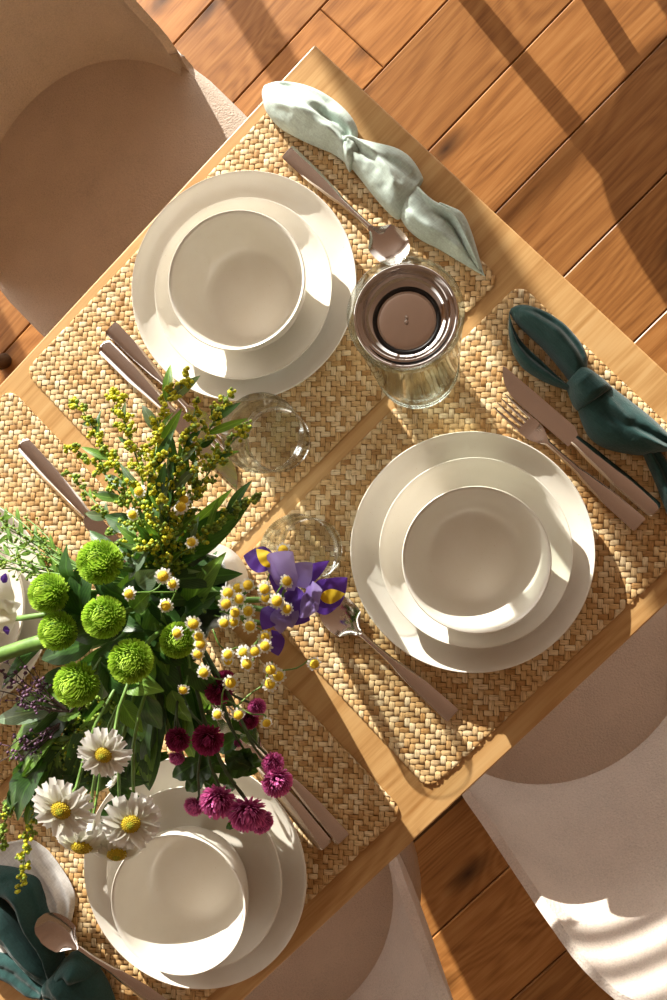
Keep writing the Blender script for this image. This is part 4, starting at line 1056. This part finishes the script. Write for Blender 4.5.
iris('iris', 'second purple iris bloom facing right above the spoon bowl', (0.4324, 0.4737, 0.9600), 2, [
    ((0.4266, 0.4704, 0.9850), (0.4229, 0.4896, 0.9950), .034, M_IRISL, .3, .12, 'standard_petal'),
    ((0.4230, 0.4732, 0.9900), (0.4071, 0.4798, 1.0000), .026, M_IRISL, -.2, .10, 'standard_petal'),
    ((0.4238, 0.4830, 0.9850), (0.3854, 0.4873, 0.9900), .030, M_IRIS, .3, .08, 'fall_petal'),
    ((0.4138, 0.4834, 0.9970), (0.3966, 0.4961, 0.9900), .013, M_IRISY, .1, .06, 'yellow_blaze'),
    ((0.4285, 0.4827, 0.9750), (0.4049, 0.4978, 0.9750), .020, M_IRIS, .0, .06, 'fall_petal'),
    ((0.4407, 0.4609, 0.9750), (0.4259, 0.4766, 0.9820), .022, M_IRIS, .0, .06, 'style_arm')], 61)
iris('iris', 'third purple iris bloom hanging lowest, under the chamomile', (0.4673, 0.4587, 0.9500), 3, [
    ((0.4535, 0.4603, 0.9650), (0.4773, 0.4662, 0.9750), .022, M_IRIS, .2, .10, 'standard_petal'),
    ((0.4503, 0.4639, 0.9700), (0.4677, 0.4803, 0.9750), .020, M_IRISL, 0, .10, 'standard_petal'),
    ((0.4465, 0.4659, 0.9720), (0.4570, 0.4840, 0.9700), .020, M_IRISL, -.2, .08, 'standard_petal'),
    ((0.4500, 0.4719, 0.9620), (0.4420, 0.4901, 0.9600), .020, M_IRIS, .2, .06, 'fall_petal'),
    ((0.4758, 0.4717, 0.9550), (0.4902, 0.4928, 0.9500), .020, M_IRIS, 0, .10, 'fall_petal'),
    ((0.4754, 0.4681, 0.9620), (0.4873, 0.4747, 0.9620), .010, M_IRISY, 0, .08, 'yellow_blaze')], 62)
iris('iris', 'white flower with purple petal tips cut off by the left edge', (0.6453, 0.2733, 0.9850), 4, [
    ((0.6481, 0.2776, 0.9900), (0.6049, 0.2676, 1.0100), .034, M_DAISY, .2, .12, 'standard_petal'),
    ((0.6401, 0.2766, 0.9950), (0.6190, 0.2934, 1.0000), .020, M_DAISY, .6, .10, 'standard_petal'),
    ((0.6401, 0.2766, 0.9950), (0.6523, 0.3020, 0.9900), .030, M_DAISY, -.2, .12, 'fall_petal'),
    ((0.6132, 0.2710, 1.0090), (0.6033, 0.2676, 1.0120), .007, M_IRIS, .1, .05, 'petal_tip'),
    ((0.6471, 0.2958, 0.9940), (0.6519, 0.3033, 0.9920), .007, M_IRIS, .1, .05, 'petal_tip')], 63)

# broad leaves and the thick green stem
def foliage(name, label, tip, leaves, seed, stem_r=.0016, mat=M_STEM):
    rt = flower_root(name, label, 'foliage', 'foliage sprigs')
    P = Vector(tip); d = P-MOUTH; d.z = 0; d.normalize()
    pa = catmull([VB-d*.012, MOUTH+d*.023, MOUTH.lerp(P,.55)+Vector((0,0,.02)), P], 14)
    obj('stem', MB().tube(pa, stem_r, 6), mat, rt)
    for A, B, w, m_, tw in leaves: obj('leaf', leaf_mb(A, B, w, .07, tw, wave=.08, n=12), m_, rt)
    return rt
foliage('leaf_sprig', 'sprig with a broad dark leaf pointing up right beyond the white vase', (0.4956, 0.3569, 0.9400),
  [((0.5055, 0.3554, 0.9400), (0.4050, 0.3675, 0.9400), .030, M_LEAF, .2), ((0.5175, 0.3670, 0.9500), (0.4683, 0.4099, 0.9200), .022, M_LEAF, -.1), ((0.5366, 0.3768, 0.9400), (0.5129, 0.3985, 0.9200), .014, M_LEAF, .1), ((0.4861, 0.3444, 0.9400), (0.4123, 0.3467, 0.9400), .012, M_LEAFL, .3)], 1)
foliage('leaf_sprig', 'sprig of grey green leaves between goldenrod and the top pompon', (0.5126, 0.3247, 0.9500),
  [((0.5137, 0.3429, 0.9600), (0.5280, 0.3028, 0.9500), .024, M_LEAFG, .1), ((0.5007, 0.3351, 0.9700), (0.5465, 0.3389, 0.9500), .014, M_LEAFG, .2), ((0.5038, 0.3130, 0.9500), (0.5237, 0.2744, 0.9400), .020, M_LEAF, .2), ((0.4951, 0.3406, 0.9700), (0.4411, 0.2830, 0.9850), .016, M_LEAF, .4), ((0.4890, 0.3400, 0.9700), (0.4207, 0.2976, 0.9900), .020, M_LEAF, -.3),
   ((0.5355, 0.3537, 0.9700), (0.5083, 0.3594, 0.9800), .022, M_LEAFG, .2), ((0.5562, 0.3663, 0.9700), (0.5246, 0.3704, 0.9900), .018, M_LEAFL, .2)], 2)
foliage('leaf_sprig', 'sprig of long leaves at left below the lowest green pompon', (0.7189, 0.3667, 0.8800),
  [((0.7213, 0.3660, 0.8800), (0.8036, 0.3206, 0.8600), .022, M_LEAFG, .2), ((0.7024, 0.3572, 0.8900), (0.7758, 0.3278, 0.8700), .018, M_LEAFL, .2), ((0.7178, 0.3721, 0.8800), (0.7694, 0.3669, 0.8600), .040, M_LEAF, .1), ((0.7038, 0.3874, 0.8900), (0.7336, 0.3720, 0.8800), .014, M_LEAFL, .3), ((0.6795, 0.3468, 0.8900), (0.7426, 0.3407, 0.8700), .022, M_LEAF, .3),
   ((0.6803, 0.3920, 0.8900), (0.6705, 0.4365, 0.8700), .03, M_LEAF, .1), ((0.6785, 0.3071, 0.8900), (0.7599, 0.3067, 0.8800), .016, M_LEAF, .4)], 3)
foliage('leaf_sprig', 'sprig of dark leaves in the heart of the bouquet', (0.5845, 0.4092, 0.9500),
  [((0.5710, 0.3955, 0.9500), (0.5584, 0.4389, 0.9300), .034, M_LEAF, .1), ((0.5763, 0.4037, 0.9500), (0.5979, 0.4556, 0.9300), .034, M_LEAF, .1), ((0.6054, 0.4160, 0.9500), (0.6383, 0.4621, 0.9200), .034, M_LEAF, .2), ((0.6242, 0.4147, 0.9400), (0.6721, 0.4552, 0.9000), .030, M_LEAF, -.1),
   ((0.5928, 0.4439, 0.9400), (0.6098, 0.4775, 0.9200), .024, M_LEAFL, .2), ((0.5889, 0.3764, 0.9600), (0.6587, 0.3992, 0.9300), .034, M_LEAF, .1), ((0.6072, 0.3591, 0.9600), (0.6721, 0.3294, 0.9400), .028, M_LEAF, .1), ((0.5404, 0.3700, 0.9600), (0.5591, 0.3402, 0.9500), .034, M_LEAF, .1), ((0.5628, 0.4322, 0.9400), (0.5674, 0.4871, 0.9200), .024, M_LEAF, .2)], 4)
foliage('leaf_sprig', 'sprig of small dark leaves under the daisies', (0.7593, 0.4661, 0.8500),
  [((0.7525, 0.4427, 0.8500), (0.7216, 0.4905, 0.8450), .024, M_LEAF, .2), ((0.7628, 0.4601, 0.8400), (0.7485, 0.5029, 0.8300), .018, M_LEAF, .1), ((0.7646, 0.4466, 0.8500), (0.8090, 0.4261, 0.8400), .02, M_LEAF, .2), ((0.7602, 0.4305, 0.8450), (0.7562, 0.3997, 0.8450), .018, M_LEAF, .2),
   ((0.7805, 0.4345, 0.8450), (0.7893, 0.3795, 0.8500), .012, M_LEAF, .2), ((0.7780, 0.4286, 0.8500), (0.8595, 0.4260, 0.8400), .012, M_LEAF, .2), ((0.7681, 0.4752, 0.8450), (0.8091, 0.4972, 0.8350), .014, M_LEAF, .2)], 5)
LG = 'leafy stems low in the bouquet'
for q, tips in enumerate(([(0.7727, 0.3855, 0.8350), (0.7588, 0.3369, 0.8350), (0.7566, 0.4304, 0.8350), (0.7480, 0.3775, 0.8350), (0.7955, 0.3570, 0.8350)], [(0.7884, 0.4492, 0.8300), (0.8033, 0.4130, 0.8300), (0.7462, 0.4571, 0.8300), (0.7401, 0.4171, 0.8300), (0.7811, 0.4179, 0.8300)],
                          [(0.7097, 0.4730, 0.8350), (0.7036, 0.4336, 0.8350), (0.6770, 0.4728, 0.8350), (0.7417, 0.4888, 0.8350), (0.6662, 0.4453, 0.8350)], [(0.8435, 0.3844, 0.8300), (0.8050, 0.3732, 0.8300), (0.8748, 0.4023, 0.8300), (0.8322, 0.4251, 0.8300), (0.8352, 0.3550, 0.8300)],
                          [(0.6446, 0.4727, 0.8350), (0.6432, 0.5037, 0.8350), (0.6409, 0.4461, 0.8350), (0.6166, 0.4687, 0.8350), (0.6704, 0.5086, 0.8350)], [(0.6927, 0.4058, 0.8350), (0.7257, 0.4057, 0.8350), (0.6716, 0.4177, 0.8350), (0.7165, 0.3761, 0.8350), (0.6552, 0.4177, 0.8350)],
                          [(0.7239, 0.3904, 0.8400), (0.7300, 0.4300, 0.8400), (0.7321, 0.4655, 0.8400), (0.7605, 0.4022, 0.8400), (0.7423, 0.3582, 0.8400)], [(0.7066, 0.4533, 0.8350), (0.6697, 0.4571, 0.8350), (0.7591, 0.4732, 0.8350), (0.7175, 0.4809, 0.8350), (0.7742, 0.4296, 0.8350)])):
    rt = flower_root('leaf_sprig', 'dark leafy stem low among the flowers at the lower side of the bouquet', 'foliage', LG)
    r = random.Random(100+q); P = Vector(tips[0]); d = P-MOUTH; d.z = 0; d.normalize()
    pa = catmull([VB-d*.012, MOUTH+d*.022, MOUTH.lerp(P,.55)+Vector((0,0,.01)), P], 14)
    obj('stem', MB().tube(pa, .0013, 6), M_STEMD, rt)
    for i, tp in enumerate(tips):
        for k in range(3):
            a = pa[r.randint(6, 13)]; b = Vector(tp)+Vector((r.uniform(-.014,.014), r.uniform(-.014,.014), r.uniform(-.01,.012)))
            a = a.lerp(b, r.uniform(0,.45))
            if (b-a).length < .015: b = a+Vector((r.uniform(-.03,.03), r.uniform(-.03,.03), 0))
            obj('leaf', leaf_mb(a, b, min(.026, (b-a).length*r.uniform(.35,.6)), .1, r.uniform(-.7,.7), wave=.15), [M_LEAF, M_LEAF, M_LEAFL][k], rt)
rt = flower_root('flower_stalk', 'thick bright green stalk entering at the left edge below the white flower', 'flower stalk')
obj('stem', MB().tube(catmull([VB+Vector((.01,0,0)), MOUTH+Vector((.022,-.004,.004)), (0.6272, 0.3512, 0.9100), (0.6678, 0.3139, 0.9050), (0.7222, 0.2853, 0.9000), (0.7684, 0.2622, 0.8950)], 24), .0078, 14), M_STEM, rt)

# ------------------------------------------------------------------ camera, sky, sun
cam = bpy.data.cameras.new('camera'); co = bpy.data.objects.new('camera', cam); C.objects.link(co)
cam.sensor_fit = 'VERTICAL'; cam.sensor_height = 24; cam.lens = 19.247; cam.clip_start = .02
Rm = Matrix(((-.7028373, -.7052302, -.0931133), (.6969197, -.7088868, .1085472), (-.1425575, .0113985, .9897209)))
co.matrix_world = Matrix.Translation((.2796, .5070, 1.6912)) @ Rm.to_4x4()
bpy.context.scene.camera = co
w = bpy.data.worlds.new('sky'); bpy.context.scene.world = w; w.use_nodes = True
nt = w.node_tree; nt.nodes.clear()
tc = nt.nodes.new('ShaderNodeTexCoord'); sx = nt.nodes.new('ShaderNodeSeparateXYZ'); nt.links.new(tc.outputs['Generated'], sx.inputs[0])
rp = nt.nodes.new('ShaderNodeValToRGB'); e = rp.color_ramp.elements
e[0].position = .12; e[0].color = (4.4, 4.2, 3.9, 1); e[1].position = .47; e[1].color = (.16, .095, .05, 1)
mr = nt.nodes.new('ShaderNodeMapRange'); mr.inputs[1].default_value = -1; mr.inputs[2].default_value = 1
nt.links.new(sx.outputs[1], mr.inputs[0]); nt.links.new(mr.outputs[0], rp.inputs[0])
bg = nt.nodes.new('ShaderNodeBackground'); bg.inputs[1].default_value = 1.0; nt.links.new(rp.outputs[0], bg.inputs[0])
wo = nt.nodes.new('ShaderNodeOutputWorld'); nt.links.new(bg.outputs[0], wo.inputs[0])
sl = bpy.data.lights.new('sun', 'SUN'); sl.energy = 9.3; sl.angle = math.radians(.42); sl.color = (1.0, .95, .86)
so = bpy.data.objects.new('sun', sl); C.objects.link(so)
sd = Vector((.25, .968, -.355)).normalized()
so.rotation_euler = sd.to_track_quat('-Z', 'Y').to_euler()
sc = bpy.context.scene
sc.view_settings.view_transform = 'Standard'; sc.view_settings.look = 'None'; sc.view_settings.gamma = 1; sc.view_settings.use_curve_mapping = False
sc.view_settings.exposure = .12
sc.cycles.max_bounces = 10; sc.cycles.transparent_max_bounces = 24; sc.cycles.diffuse_bounces = 4
for o in list(bpy.data.objects):
    if '_w' in o: del o['_w']
